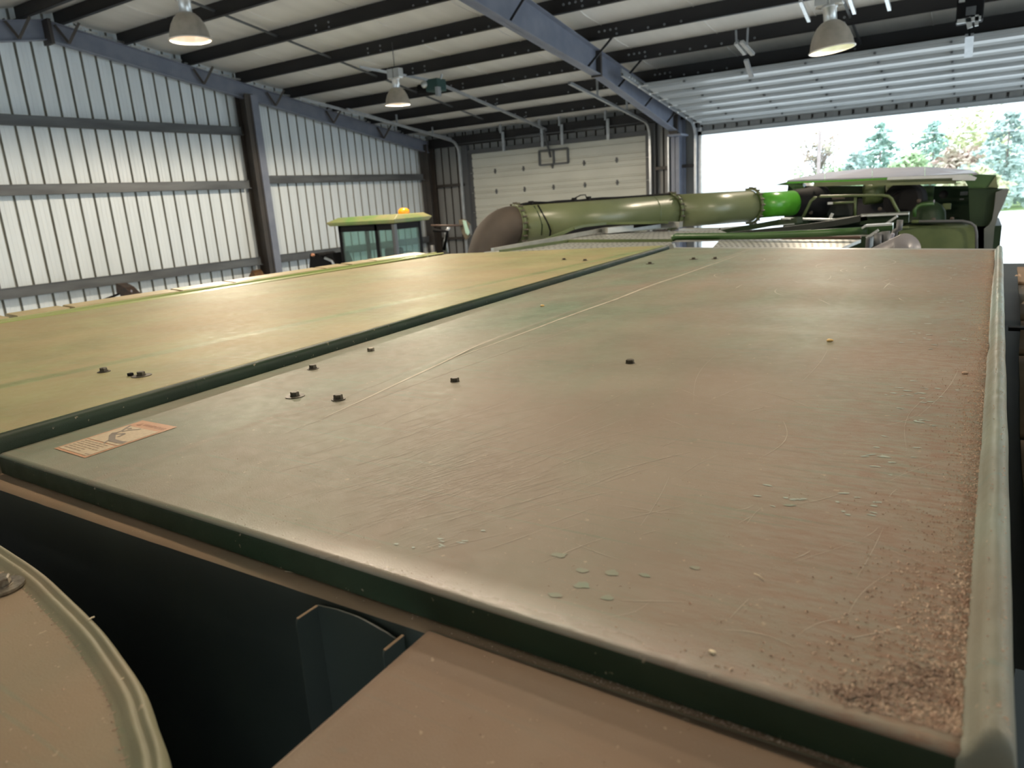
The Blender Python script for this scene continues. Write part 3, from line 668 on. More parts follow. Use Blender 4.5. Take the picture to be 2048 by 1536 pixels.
# ---- left tank cover, sitting a finger's width higher at the seam
def zL(x, y): return lerp(-.322, -.335, min(1, max(0, (y-.5)/3.8)))
def hL(x, y):
    s_ = x-(-1.80+.055*y)
    h = -.0010*gs(s_, .03)+.0012*mn.noise(Vector((x*1.7, y*1.2, 9)))
    h += .0006*gs(x+1.44+.02*y, .006)
    return h
covL = cover_mesh([(-3.02, .60), (-1.345, .492), (-3.02, 3.96), (-1.575, 4.27)], zL, hL, 150, 150, lipr=.010, lipd=.03)
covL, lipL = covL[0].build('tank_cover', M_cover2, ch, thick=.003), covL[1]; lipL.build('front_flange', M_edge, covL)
covL['label'] = 'dusty cover sheet with warm lamplight in its colour, lying one step higher'
# its turned-down edge along the seam
vs, fs = [], []; pr = [(0, 0), (.006, -.001), (.0105, -.004), (.013, -.009), (.0138, -.016), (.0138, -.040)]
for j in range(121):
    t = (j/120)**1.5; x0, y0 = lerp(-1.345, -1.575, t), lerp(.492, 4.27, t); zt_ = zL(x0, y0)
    for dx, dz in pr: vs.append((x0+dx, y0, zt_+dz*(1 if j else 1)))
n = len(pr); fs = [(j*n+k, j*n+k+1, (j+1)*n+k+1, (j+1)*n+k) for j in range(120) for k in range(n-1)]
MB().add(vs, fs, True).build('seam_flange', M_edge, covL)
# outer side of the left cover: bead, gutter, bevelled strip with slots
vs, fs = [], []; pr = [(0, 0), (-.008, .006), (-.018, .006), (-.024, -.004), (-.06, -.006), (-.066, .010), (-.080, .010), (-.088, -.01), (-.12, -.012)]
for j in (0, 1):
    y0 = (.45, 3.93)[j]
    for dx, dz in pr: vs.append((-3.02+dx, y0, -.327+dz))
n = len(pr); MB().add(vs, [(k, k+1, n+k+1, n+k) for k in range(n-1)]).build('edge_bead', mat('olive_green_gutter', (.19, .26, .07), (.30, .31, .13), 9, .3, stretch=(1, .1, 1)), covL)
y = .5; k = 0
while y < 3.9:
    L_ = (.62, .2, .22, .5, .3)[k % 5]; e = min(y+L_, 3.92)
    MB().hexa([(-3.135, y, -.345), (-3.25, y, -.335), (-3.25, e-.012, -.335), (-3.135, e-.012, -.345), (-3.145, y+.005, -.318), (-3.24, y+.005, -.312), (-3.24, e-.017, -.312), (-3.145, e-.017, -.318)]).build('side_strip', mat('tan_dusty_strip', (.42, .34, .19), (.34, .28, .14), 8, .45) if k == 0 else bpy.data.materials['tan_dusty_strip'], ch)
    y = e+(.0 if k % 5 != 1 else .01); k += 1

# ---- bolts
def hexhead(c, r=.0095, h=.008, wr=0, wh=.002):
    m = MB(); c = Vector(c)
    if wr: m.lathe([(wr, 0), (wr, wh), (wr*.3, wh+.0005), (0, wh+.0005)], c, (0, 0, 1), 28, False)
    z0 = wh if wr else 0
    a0 = random.random()
    pts = lambda rr, z: [c+Vector((rr*math.cos(a0+k*math.pi/3), rr*math.sin(a0+k*math.pi/3), z)) for k in range(6)]
    m.lathe([(r*1.12, z0), (r*1.12, z0+.0015), (r, z0+.0015)], c, (0, 0, 1), 20, False)
    v = pts(r, z0)+pts(r, z0+h*.85)+pts(r*.85, z0+h); m.add(v, [(k, (k+1) % 6, 6+(k+1) % 6, 6+k) for k in range(6)]+[(6+k, 6+(k+1) % 6, 12+(k+1) % 6, 12+k) for k in range(6)]+[tuple(range(12, 18))])
    return m
for px, py, wr, mt, own, zz in ((208, 744, .014, M_dkbolt, covL, -.3235), (283, 752, .021, M_dkbolt, covL, -.3235), (590, 792, .019, M_dkbolt, covR, ZR), (677, 799, .0135, M_dkbolt, covR, ZR),
                            (626, 737, .0135, M_dkbolt, covR, ZR), (742, 702, 0, M_bolt, covR, ZR), (910, 763, 0, M_dkbolt, covR, ZR), (1260, 726, 0, M_dkbolt, covR, ZR),
                            (1128, 520, .016, M_dkbolt, covL, -.333), (1170, 522, .016, M_dkbolt, covL, -.333), (1300, 528, .02, M_dkbolt, covR, ZR), (1387, 519, .02, M_dkbolt, covR, ZR), (1430, 518, .016, M_dkbolt, covR, ZR)):
    c = onz(px, py, zz); c.z += (hR if own is covR else hL)(c.x, c.y)-.0004
    hexhead(c, .0088, .0085, wr).build('bolt', mt, own, org=c)
c = onz(262, 752, -.3235); MB().box(c-Vector((.006, .005, 0)), c+Vector((.004, .005, .007))).build('clip', M_black, covL, bevel=.001)

# ---- faded decal beside the seam
dc = empty('warning_decal', onz(230, 876, ZR), None); dc.parent = ch; dc.location = dc.location-origin(ch); dc['label'] = 'faded orange and cream sticker with a falling figure'
A_, B_, C_, D_ = [onz(*p, ZR) for p in ((108, 897), (170, 916), (355, 854), (285, 841))]
def dq(u, v, lift=.0008):
    p = A_*(1-u)*(1-v)+B_*u*(1-v)+C_*u*v+D_*(1-u)*v; p.z = ZR+hR(p.x, p.y)+lift; return p
def patch(u0, u1, v0, v1, lift, nn=6):
    vs = [dq(lerp(u0, u1, i/nn), lerp(v0, v1, j/nn), lift) for j in range(nn+1) for i in range(nn+1)]
    return MB().add(vs, [(j*(nn+1)+i, j*(nn+1)+i+1, (j+1)*(nn+1)+i+1, (j+1)*(nn+1)+i) for j in range(nn) for i in range(nn)])
patch(0, 1, 0, 1, .0007).build('orange_border', M_decal, dc)
patch(.05, .95, .345, .80, .0011).build('picture_panel', M_decalw, dc); patch(.05, .95, .035, .325, .0011).build('text_panel', M_decalw, dc)
def ink(pts, wd, mtt, name):
    m = MB(); P3 = [onz(80+x*.1465, 820+y*.1465, ZR) for x, y in pts]
    for p, q in zip(P3, P3[1:]):
        d = (q-p).normalized(); s_ = d.cross(Vector((0, 0, 1)))*wd/2
        f = []
        for v in (p-s_, p+s_, q+s_, q-s_): v = v.copy(); v.z = ZR+hR(v.x, v.y)+.0014; f.append(v)
        m.add(f, [(0, 1, 2, 3)])
    return m
pic = MB()
for pts, wd in (([(1240, 215), (1190, 245), (1120, 290), (1010, 330)], .0035), ([(1380, 265), (1230, 282), (1120, 300)], .0032), ([(1255, 255), (1195, 268)], .006), ([(1030, 312), (990, 345), (980, 420)], .0085),
                ([(975, 415), (1090, 447), (1160, 450)], .0085), ([(980, 425), (925, 425), (875, 462)], .0028), ([(1020, 335), (1160, 328), (1115, 352), (1060, 375)], .004)):
    t = ink(pts, wd*1.25, None, ''); pic.add(t.v, t.f)
pic.build('falling_figure', M_decalk, dc)
tx = MB(); random.seed(3)
for r_ in range(6):
    v = .29-.042*r_; u = .09
    while u < (.80 if r_ < 4 else .5):
        du = random.uniform(.05, .12); q = [dq(u, v, .0014), dq(u+du, v, .0014), dq(u+du, v+.017, .0014), dq(u, v+.017, .0014)]; tx.add(q, [(0, 1, 2, 3)]); u += du+.03
tx.add([dq(.80, .06, .0014), dq(.92, .06, .0014), dq(.92, .075, .0014), dq(.80, .075, .0014)], [(0, 1, 2, 3)])
tx.build('small_print', mat('faint_brown_print', (.27, .20, .13), None, rough=.5), dc)['kind'] = 'stuff'
hd = MB(); hd.add([dq(.15, .86, .0012), dq(.25, .86, .0012), dq(.20, .94, .0012)], [(0, 1, 2)])
hd.build('warning_triangle', mat('faint_red_print', (.30, .14, .075), None, rough=.5), dc)
fc = bpy.data.curves.new('header_word', 'FONT'); fc.body = 'WARNING'; fc.size = .0135; fc.space_character = 1.05
fo = bpy.data.objects.new('header_word', fc); col.objects.link(fo); bpy.context.view_layer.update()
me = bpy.data.meshes.new_from_object(fo); bpy.data.objects.remove(fo)
u_ = (B_-A_).normalized(); v_ = (D_-A_).normalized(); p0 = dq(.29, .87, .0)
to = MB().add([p0+u_*v.co.x+v_*v.co.y*1.05+Vector((0, 0, .0013+.0)) for v in me.vertices], [tuple(p.vertices) for p in me.polygons])
to.build('header_word', bpy.data.materials['faint_red_print'], dc)

# ---- sill, front wall of the tank, bracket and the plate in front
ZS = -.386
m = MB()
xs = [-3.1+i*.03 for i in range(106)]
pr = [(.56, ZS), (.462, ZS), (.4555, ZS-.0012), (.4515, ZS-.005), (.450, ZS-.012), (.450, ZS-1.5)]
def silly(x): return .02*max(0, (-x-.9))*.35
vs = [(x, y+silly(x)+.0*x, z+.0006*mn.noise(Vector((x*30, y*40, 0)))) for x in xs for y, z in pr]; n = len(pr)
m.add(vs, [(i*n+k, i*n+k+1, (i+1)*n+k+1, (i+1)*n+k) for i in range(len(xs)-1) for k in range(n-1)], True)
# the strip is thick; the face under it is bare paint
sill = MB().add(vs, [(i*n+k, i*n+k+1, (i+1)*n+k+1, (i+1)*n+k) for i in range(len(xs)-1) for k in range(3)], True).build('sill', M_ledge, ch)
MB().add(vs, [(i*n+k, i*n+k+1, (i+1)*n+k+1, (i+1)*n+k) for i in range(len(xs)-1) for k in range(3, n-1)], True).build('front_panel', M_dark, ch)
# plate
vs, fs = [], []; NX, NY = 60, 40
def hP(x, y): return .0012*mn.noise(Vector((x*5, y*5, 2)))
for j in range(NY+1):
    for i in range(NX+1):
        y = lerp(.4505, -.30, j/NY); x = lerp(-.402+.02*(j/NY), .30, i/NX); d = .4505-y
        z = ZS+.0006-.003*min(1, d/.004)*(0 if d > .008 else 1)*0+hP(x, y)*min(1, d/.05)
        vs.append((x, y, z))
n = NX+1; fs = [(j*n+i, j*n+i+1, (j+1)*n+i+1, (j+1)*n+i) for j in range(NY) for i in range(NX)]
pl = MB().add(vs, fs, True).build('front_plate', M_plate, ch, thick=.004)
MB().tube([(-.40, .4505, ZS-.0005), (.12, .4505, ZS-.0005)], .0013, 6).build('joint_bead', M_roofrim, pl)
MB().tube([(-.402, .4505, ZS-.002), (-.382, -.30, ZS-.002)], .0022, 8).build('folded_edge', M_plate, pl)
# U-shaped bracket standing in the gap
m = MB(); T = .0022; x0, x1 = -.546, -.430; zt_ = -.394
def flange(x):
    pts = [(x, .443, zt_), (x, .419, zt_), (x, .4155, zt_-.001), (x, .414, zt_-.005), (x, .409, zt_-.35), (x, .443, zt_-.35)]
    return MB().prism(pts, (T, 0, 0))
for x in (x0, x1): MB().box((x-.0002, .4165, zt_-.0002), (x+T+.0006, .443, zt_+.0006)).build('lit_dusty_edge', M_ledge, flange(x).build('bracket_flange', M_dark, ch))  # dusty strip also carries the light caught on the top edge
web = [(x0, .443, zt_-.35), (x0, .443, zt_)]
for i in range(1, 13):
    t = i/12; web.append((lerp(x0, x1, t), .443, zt_+(.004*math.sin(min(1, t*4)*math.pi/2) if t < .9 else .002)-.012*max(0, t-.25)-.0015*math.sin(t*9)))
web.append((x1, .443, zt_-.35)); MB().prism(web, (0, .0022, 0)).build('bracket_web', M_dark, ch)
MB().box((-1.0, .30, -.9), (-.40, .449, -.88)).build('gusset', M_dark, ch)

# ---- cab roof: bulged plate with a raised rim
arc = [(-2.75, .30), (-2.45, .372), (-2.0, .392), (-1.5, .392), (-1.20, .376), (-1.033, .358), (-.90, .3445), (-.801, .328), (-.71, .311), (-.634, .292), (-.575, .275), (-.529, .256), (-.490, .240), (-.459, .222), (-.43, .195), (-.405, .155), (-.388, .10), (-.378, .0), (-.372, -.2), (-.372, -.6), (-.38, -1.2)]
# fine resample
def resample(pts, step):
    out = [Vector((*pts[0], 0))]
    for i in range(len(pts)-1):
        p0_, p1_, p2_, p3_ = [Vector((*pts[max(0, min(len(pts)-1, i+k))], 0)) for k in (-1, 0, 1, 2)]
        ns = max(1, int((p2_-p1_).length/step))
        for k in range(1, ns+1):
            t = k/ns; out.append(.5*((2*p1_)+(-p0_+p2_)*t+(2*p0_-5*p1_+4*p2_-p3_)*t*t+(-p0_+3*p1_-3*p2_+p3_)*t**3))
    return out
AR = resample(arc, .012)
ZC = -.385
rp = [(0.0, -.075), (0.0, -.018), (-.0012, -.011), (-.004, -.005), (-.008, -.0015), (-.012, 0), (-.017, -.0004), (-.021, -.003), (-.024, -.0025), (-.028, -.0002), (-.034, -.0008), (-.041, -.004), (-.048, -.0055), (-.052, -.006)]
vs, inner = [], []
for i, p in enumerate(AR):
    d = (AR[min(i+1, len(AR)-1)]-AR[max(i-1, 0)]).normalized(); nrm_ = Vector((-d.y, d.x, 0))   # outward = left of travel
    for o, z in rp: o *= .55; q = p+nrm_*o; vs.append((q.x, q.y, ZC+z+.0006*mn.noise(Vector((q.x*40, q.y*40, o*90)))))
    inner.append(p+nrm_*(-.0286))
n = len(rp)
crf = MB().add(vs, [(i*n+k, i*n+k+1, (i+1)*n+k+1, (i+1)*n+k) for i in range(len(AR)-1) for k in range(n-1)], True)
cab = crf.build('cab_roof', M_roofrim, ch); 
cen = Vector((-1.5, -.8, 0)); vs = []; ni = len(inner); K = 26
for k in range(K+1):
    for q in inner:
        v = q.lerp(cen, k/K); vs.append((v.x, v.y, ZC-.006+.02*math.sin(min(1, k/K*1.2)*math.pi/2)*.35+.0012*mn.noise(Vector((v.x*6, v.y*6, 1)))*min(1, k/2)))
MB().add(vs, [(k*ni+i, k*ni+i+1, (k+1)*ni+i+1, (k+1)*ni+i) for k in range(K) for i in range(ni-1)], True).build('roof_plate', M_roofc, cab)
c = onz(3, 1176, ZC-.004); hexhead(c, .011, .011, .023, .003).build('bolt', M_bolt, cab, org=c)
MB().box((-2.5, -1.3, -2.2), (-.55, .22, -.47)).build('cab_body', M_dark, ch)
MB().box((-2.9, -1.2, -2.5), (-.1, .45, -1.7)).build('platform', M_dark, ch)

# ---- brown decking right of the rail
dx = [(.088, .9), (.105, 1.6), (.13, 2.35), (.155, 2.9), (.18, 3.8), (.20, 4.5)]
for i, ((xa, ya), (xb, yb_)) in enumerate(zip(dx, dx[1:])):
    m = MB(); zD = -.50
    nseg = 8; vs = []
    for k in range(nseg+1):
        t = k/nseg; y = lerp(ya, yb_-.02, t); x = lerp(xa, xb, t); dz = .012*math.exp(-((t-.55)/.10)**2)+.02*(1-t)*.3
        vs += [(x, y, zD+dz), (x+1.0, y+.03, zD+dz+.01)]
    m.add(vs, [(2*k, 2*k+1, 2*k+3, 2*k+2) for k in range(nseg)], True)
    m.build('side_deck', M_ledge, ch, thick=.01)
MB().box((.08, .9, -2.3), (1.0, 5.2, -.56)).build('added_dark_gap_box', M_dark, ch)  # dark box added to make the gap beside the rail black
for px, py, yy in ((2040, 657, 2.6),):
    c = onz(px, py, -.49); MB().box(c+Vector((-.03, -.02, -.005)), c+Vector((.15, .01, .006))).build('slot', M_black, ch)

# ---- engine deck behind the tank
def quad(pxs, th=.012):
    P4 = [ony(px, py, y) for px, py, y in pxs]
    return P4
def perf(pts, nx, ny, name='perforated_plate', r=.014):
    """treads with raised drain holes: plate plus one part holding all the little rims"""
    o = MB().hexa([p-Vector((0, 0, .02)) for p in pts]+pts).build(name, M_perf, ch)
    m = MB(); up = (pts[1]-pts[0]).cross(pts[3]-pts[0]).normalized(); up = up if up.z > 0 else -up
    for j in range(ny):
        for i in range(nx):
            u = (i+.5+(.5 if j % 2 else 0))/(nx+.5); v = (j+.5)/ny
            p = pts[0]*(1-u)*(1-v)+pts[1]*u*(1-v)+pts[2]*u*v+pts[3]*(1-u)*v
            m.lathe([(r*.8, .0004), (r*.6, .0018), (r*.5, .0010), (0, .0010)], p, up, 7, False)
    m.build('drain_hole', M_girt, o)['kind'] = 'stuff'
    return o
perf(quad([(968, 504, 4.55), (1352, 498, 4.55), (1342, 484, 5.4), (1128, 485, 5.4)]), 26, 5)
perf(quad([(1122, 480, 5.5), (1350, 479, 5.5), (1365, 462, 6.4), (1195, 464, 6.4)]), 20, 5)
perf(quad([(1350, 479, 5.5), (1480, 476, 5.5), (1440, 460, 6.6), (1365, 462, 6.4)]), 9, 5)
perf(quad([(1420, 501, 4.5), (1668, 501, 4.5), (1722, 479, 5.4), (1440, 479, 5.4)]), 22, 8)
MB().box((-2.6, 4.1, -1.0), (-.3, 4.9, -.52)).box((-2.8, 4.9, -1.0), (-.5, 6.5, -.62)).build('engine_housing', M_dgreen, ch)
def pipe(pts, r, name, mt, n=10): return MB().tube([ony(*p) for p in pts], r, n).build(name, mt, ch)
def slat(pts, ht, th, name, mt):
    m = MB(); V_ = [ony(*p) for p in pts]
    for p, q in zip(V_, V_[1:]): m.bar(p, q, th, ht)
    return m.build(name, mt, ch)
slat([(985, 501, 4.6), (1080, 484, 5.2), (1215, 458, 6.3), (1260, 451, 6.5)], .035, .03, 'deck_rail', M_perf)
slat([(1000, 503, 4.5), (1135, 482, 5.4), (1345, 481, 5.45)], .022, .02, 'deck_rail', M_olive)
slat([(1090, 480, 5.6), (1145, 457, 5.8), (1165, 452, 5.9), (1210, 447, 6.1), (1335, 445, 6.4)], .02, .06, 'deck_rail', M_olive)
slat([(1210, 461, 6.1), (1320, 450, 6.6), (1362, 449, 6.6)], .05, .1, 'deck_sheet', M_perf)
MB().prism([ony(1110, 479, 6.3), ony(1160, 452, 6.3), ony(1330, 447, 6.3), ony(1240, 460, 6.3)], (0, .25, 0)).build('dark_cowl', M_black, ch)
slat([(1362, 459, 6.9), (1440, 458, 6.9), (1585, 446, 7.2)], .02, .12, 'deck_sheet', M_perf)
# two long dark beams and the round green grab rail
slat([(1425, 468, 6.6), (1560, 444, 6.6), (1600, 440, 6.4)], .045, .05, 'beam', M_dgreen)
slat([(1460, 470, 6.0), (1600, 456, 6.0), (1690, 443, 6.0), (1735, 434, 6.0)], .045, .05, 'beam', M_dark)
slat([(1722, 439, 6.0), (1818, 434, 6.0)], .075, .05, 'beam', M_dgreen)
slat([(1565, 437, 6.5), (1670, 439, 6.4), (1735, 431, 5.97), (1818, 427, 5.97)], .012, .07, 'beam_cap', M_alu)
pipe([(1345, 477, 5.3), (1352, 473.5, 5.3), (1500, 472, 5.3), (1650, 466, 5.3), (1735, 461, 5.3)], .025, 'grab_rail', M_green, 14)
slat([(1725, 456, 5.25), (1732, 451, 5.25), (1786, 448, 5.25)], .012, .09, 'bracket', M_alu)
slat([(1728, 460, 5.35), (1786, 457, 5.35)], .06, .06, 'beam', M_green)
slat([(1450, 477, 5.5), (1560, 476, 5.5), (1722, 474, 5.5)], .015, .05, 'hinge_strip', mat('rusty_brown_strip', (.10, .06, .045), None, rough=.6))
slat([(1640, 471, 5.6), (1745, 467, 5.6)], .03, .04, 'deck_sheet', M_perf)
slat([(1733, 476, 5.1), (1757, 460, 5.1)], .016, .03, 'brace', M_alu); slat([(1770, 449, 5.6), (1795, 432, 5.6)], .014, .03, 'brace', M_alu)
slat([(1660, 437, 6.1), (1665, 427, 6.1)], .02, .02, 'lug', M_alu)
MB().box(ony(1730, 500, 5.0), ony(1748, 470, 5.2)).build('filter_body', M_grey, ch, bevel=.01)
pipe([(1755, 500, 5.05), (1756, 466, 5.05)], .022, 'filter_body', M_grey); pipe([(1771, 500, 5.1), (1770, 463, 5.1)], .03, 'filter_body', M_grey)
pipe([(1786, 479, 5.0), (1790, 462, 5.0), (1798, 458, 5.0), (1800, 440, 5.0)], .018, 'hose', M_grey)
MB().bar(ony(1782, 481, 4.95), ony(1786, 466, 4.95), .022, .03, (0, 1, 0)).build('bright_bracket', M_lav, ch, bevel=.008)
c = ony(1813, 497, 4.6); MB().lathe([(0, -.02), (.078, -.012), (.086, .0), (.086, .5), (0, .5)], c+Vector((0, 0, 0)), (-.8, 1.0, -.45), 32).build('air_intake_bowl', mat('grey_plastic_bowl', (.20, .19, .20), None, rough=.35), ch)
slat([(1340, 498, 4.45), (1350, 494, 4.45)], .05, .04, 'corner_block', M_perf)

# ---- unloading auger: elbow, three bolted tube lengths, bright stub, rubber boot
def P_at(px, py, dia, D=.36): return ond(px, py, F*D/dia)
a0 = P_at(1030, 449, 70.5); a1 = P_at(1343, 423, 62); a2 = P_at(1502, 412, 57.5); a3 = a2+(a2-a1).normalized()*.62
ag = empty('unloading_auger', a0, None); ag.parent = ch; ag.location = ag.location-origin(ch)
ax = (a1-a0).normalized()
def agb(m, name, mt, **k): return m.build(name, mt, ag, **k)
agb(MB().tube([a0, a1-ax*.02], .18, 40), 'auger_tube', M_greenl); agb(MB().tube([a1+ax*.02, a2-ax*.02], .178, 40), 'auger_tube', M_greenl)
ax2 = (a2-a1).normalized(); agb(MB().tube([a2+ax2*.02, a3], .145, 36), 'auger_tube', M_greenb)['label'] = 'short bright green clean stub'
for c, d in ((a0+ax*.02, ax), (a1, ax), (a2, ax2)):
    o = agb(MB().lathe([(.178, -.012), (.203, -.012), (.203, .012), (.178, .012)], c, d, 40), 'flange', M_olive)
    x = d.orthogonal().normalized(); y_ = d.cross(x); b = None
    for k in range(20):
        q = c+(x*math.cos(k*math.pi/10)+y_*math.sin(k*math.pi/10))*.206
        if b is None: b = MB().lathe([(0, -.024), (.009, -.024), (.009, .024), (0, .024)], q, d, 6, False).build('bolt', M_dkbolt, o, org=q)
        else: dup(b, o, q)
agb(MB().lathe([(.181, 0), (.181, .01)], a1-ax*.28, ax, 40), 'weld_seam', M_olive)
pts = []; down = Vector((-.32, -.25, -1)).normalized(); R_ = .21; cc = a0+down*R_
for k in range(13):
    t = math.pi/2*k/12*.98; pts.append(cc-down*R_*math.cos(t)-ax*R_*math.sin(t))
pts = [a0+ax*.01]+pts+[pts[-1]+down*.8]
agb(MB().tube(pts, [.175, .178]+[.185+.012*math.sin(k/12*math.pi) for k in range(12)]+[.19, .2][:2], 36), 'elbow', M_brownelb)
bt = a3-ax2*.02; agb(MB().lathe([(.145, 0), (.158, .03), (.165, .2), (.185, .30), (.19, .42), (0, .43)], bt, ax2, 32), 'rubber_boot', M_black)
def ontube(px, py, lift=.02, D=.36):      # a point on the front of the tube
    best = None
    r = ray(px, py).normalized()
    for s in range(80):
        t = s/79; c = a0.lerp(a2, t); e = (c-r*c.dot(r)).length
        if best is None or e < best[0]: best = (e, c.dot(r))
    d = best[1]-math.sqrt(max(0, .18**2-best[0]**2))-lift
    return r*d
hp = [ontube(px, py) for px, py in ((1076, 411), (1082, 422), (1090, 436), (1097, 450), (1101, 462), (1099, 476), (1090, 482))]
agb(MB().tube(hp, .009, 8), 'hose', M_black)
hp = [ontube(px, py) for px, py in ((1068, 412), (1078, 430), (1084, 450), (1083, 470))]; agb(MB().tube(hp, .006, 8), 'hose', M_dgreen)
top = lambda t: a0.lerp(a1, t)+Vector((0, 0, .188+.004*math.sin(t*60)))
agb(MB().tube([top(.03)+Vector((0, 0, -.01)), top(.05), top(.09)+Vector((0, 0, .01)), top(.14), top(.19), top(.25), top(.32), top(.39), top(.46), top(.54), top(.62), top(.7), top(.8), top(.9), top(.99)], .014, 8), 'cable', M_black)
agb(MB().tube([top(.1)+Vector((0, 0, .02)), top(.16)+Vector((0, -.03, .012)), top(.3)+Vector((0, -.03, -.006)), top(.5)+Vector((0, -.03, -.006))], .007, 6), 'cable', M_black)
for t in (.1, .36, .45): agb(MB().box(top(t)-Vector((.02, .02, .03)), top(t)+Vector((.02, .02, .03))), 'cable_clamp', M_black)
agb(MB().tube([top(.33)+Vector((0, 0, 0)), top(.40)+Vector((0, 0, .055)), top(.43)+Vector((0, 0, .05)), top(.44)], .006, 6), 'cable', M_black)

# ---- rear hood with the open engine bay
YH = 9.4
def pp(pxs, y, ext, name, mt, parent=ch): return MB().prism([ony(px, py, y if not isinstance(y, (list, tuple)) else y[i]) for i, (px, py) in enumerate(pxs)], ext).build(name, mt, parent)
hd_ = empty('rear_hood', ony(1780, 420, 9.6), None); hd_.parent = ch; hd_.location = hd_.location-origin(ch)
def hp_(pxs, y, ext, name, mt): return pp(pxs, y, ext, name, mt, hd_)
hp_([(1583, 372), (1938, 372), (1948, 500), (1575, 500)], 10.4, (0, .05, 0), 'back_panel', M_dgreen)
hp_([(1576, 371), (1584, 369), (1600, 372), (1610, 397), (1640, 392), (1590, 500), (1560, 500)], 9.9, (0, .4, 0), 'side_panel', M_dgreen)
hp_([(1548, 370), (1577, 363), (1605, 368), (1610, 380), (1640, 390), (1600, 392), (1583, 376), (1577, 371)], 9.7, (0, .2, 0), 'wing_tip', M_green)
# tilted lid: three sheets side by side, near edge low, far edge high
lidx = [1574, 1650, 1745, 1850, 1955]
lown = [364, 361.5, 358.5, 354.5, 349.5]; hif = [361, 348, 339, 336.5, 343]
for i in range(4):
    P4 = [ony(lidx[i], lown[i], 9.6), ony(lidx[i+1]-1, lown[i+1], 9.6), ony(lidx[i+1]-1-(12 if i == 3 else 0), hif[i+1], 10.8), ony(lidx[i]+(8 if i == 0 else 0), hif[i], 10.8)]
    MB().hexa(P4+[p+Vector((0, 0, .02)) for p in P4]).build('lid_panel', M_lav, hd_)
slat2 = lambda pts, ht, th, name, mt: (lambda m: [m.bar(p, q, th, ht) for p, q in zip([ony(*a) for a in pts], [ony(*a) for a in pts[1:]])] and m.build(name, mt, hd_))(MB())
slat2([(1574, 365.5, 9.5), (1700, 361, 9.5), (1800, 356, 9.5), (1945, 350.5, 9.5)], .022, .05, 'lid_rim', M_greenb)
slat2([(1628, 369, 9.35), (1700, 367, 9.35), (1800, 362, 9.35), (1925, 358, 9.35)], .045, .04, 'lid_rim', M_greenl)
slat2([(1745, 368.5, 9.3), (1800, 367.5, 9.3), (1912, 364.5, 9.3)], .03, .04, 'lid_rim', M_greenl)
slat2([(1775, 357, 9.25), (1850, 354.5, 9.25), (1938, 352, 9.25), (1952, 358, 9.25)], .03, .06, 'hinge_rail', M_alu)
slat2([(1905, 357, 9.22), (1950, 357.5, 9.22)], .035, .04, 'hinge_rail', M_alu)
hp_([(1610, 372), (1750, 372), (1750, 386), (1620, 386)], 9.8, (0, .1, 0), 'cross_member', M_dgreen)
# engine bay contents
c0, c1 = ony(1728, 388, 9.6), ony(1800, 381, 9.7); MB().tube([c0, c0.lerp(c1, .52)], .125, 28).build('air_cleaner', M_olive, hd_); MB().tube([c0.lerp(c1, .55), c1], .128, 28).build('air_cleaner', M_greenl, hd_)
MB().tube([ony(1800, 402, 9.45), ony(1822, 400, 9.65)], [.20, .19], 32).lathe([(.10, -.02), (.12, -.03), (.12, 0)], ony(1800, 402, 9.42), (0, -1, 0), 24).build('fan_drum', M_black, hd_)
MB().box(ony(1655, 432, 9.9), ony(1712, 392, 10.1)).build('engine_block', M_dark, hd_); MB().box(ony(1714, 430, 9.9), ony(1776, 394, 10.1)).build('radiator', mat('purple_black_radiator', (.03, .026, .032), None, rough=.5), hd_)
hpi = [(1606, 434, 9.0), (1613, 420, 9.0), (1622, 402, 9.0), (1630, 395, 9.0), (1641, 392.5, 9.0), (1700, 391.5, 9.0), (1765, 391, 9.0), (1777, 392.5, 9.0), (1783, 397, 9.0), (1791, 413, 9.0), (1799, 428, 9.0)]
MB().tube([ony(*p) for p in hpi], .016, 10).build('hand_rail', M_olive, hd_)
MB().tube([ony(1711, 392, 9.02), ony(1710, 432, 9.02)], .014, 8).tube([ony(1655, 407, 9.02), ony(1711, 404, 9.02)], .013, 8).build('hand_rail', M_olive, hd_)
MB().box(ony(1664, 399, 9.2), ony(1690, 390, 9.25)).build('bracket', M_brownelb, hd_); MB().box(ony(1655, 409, 8.98), ony(1666, 404, 9.0)).build('latch', M_alu, hd_)
for px, py in ((1622, 425), (1760, 418), (1838, 402)): MB().lathe([(0, -.01), (.022, -.01), (.022, .01), (0, .01)], ony(px, py, 9.3), (0, -1, .0), 12).build('knob', M_brownelb, hd_)
m = MB()
for k in range(11): m.box(ony(1833+3.2*k, 412, 9.9), ony(1834.6+3.2*k, 371, 9.93))
m.box(ony(1831, 412, 9.93), ony(1867, 371, 9.97)); m.build('louvre_panel', M_green, hd_)
MB().lathe([(0, -.01), (.045, -.01), (.045, .0)], ony(1887, 389, 9.7), (0, -1, 0), 20).build('oval_port', M_black, hd_)
MB().box(ony(1884, 420, 9.7), ony(1903, 406, 9.75)).build('beige_box', M_olive, hd_, bevel=.01); MB().box(ony(1920, 391, 9.7), ony(1936, 383, 9.75)).box(ony(1919, 400, 9.7), ony(1928, 397, 9.72)).build('switch_box', M_grey, hd_)
MB().lathe([(.20, -.02), (.19, .08), (.15, .15), (.08, .19), (0, .2)], ony(1851, 438, 9.5), (0, 0, 1), 20).build('pump_housing', M_dgreen, hd_)
MB().tube([ony(*p) for p in ((1829, 434, 9.2), (1829, 420, 9.2), (1836, 412, 9.2), (1845, 409, 9.2), (1868, 407, 9.2))], .02, 8).build('hose', M_green, hd_)
MB().tube([ony(1867, 403, 9.2), ony(1869, 403, 9.2)], .02, 10).build('cap', M_lav, hd_)
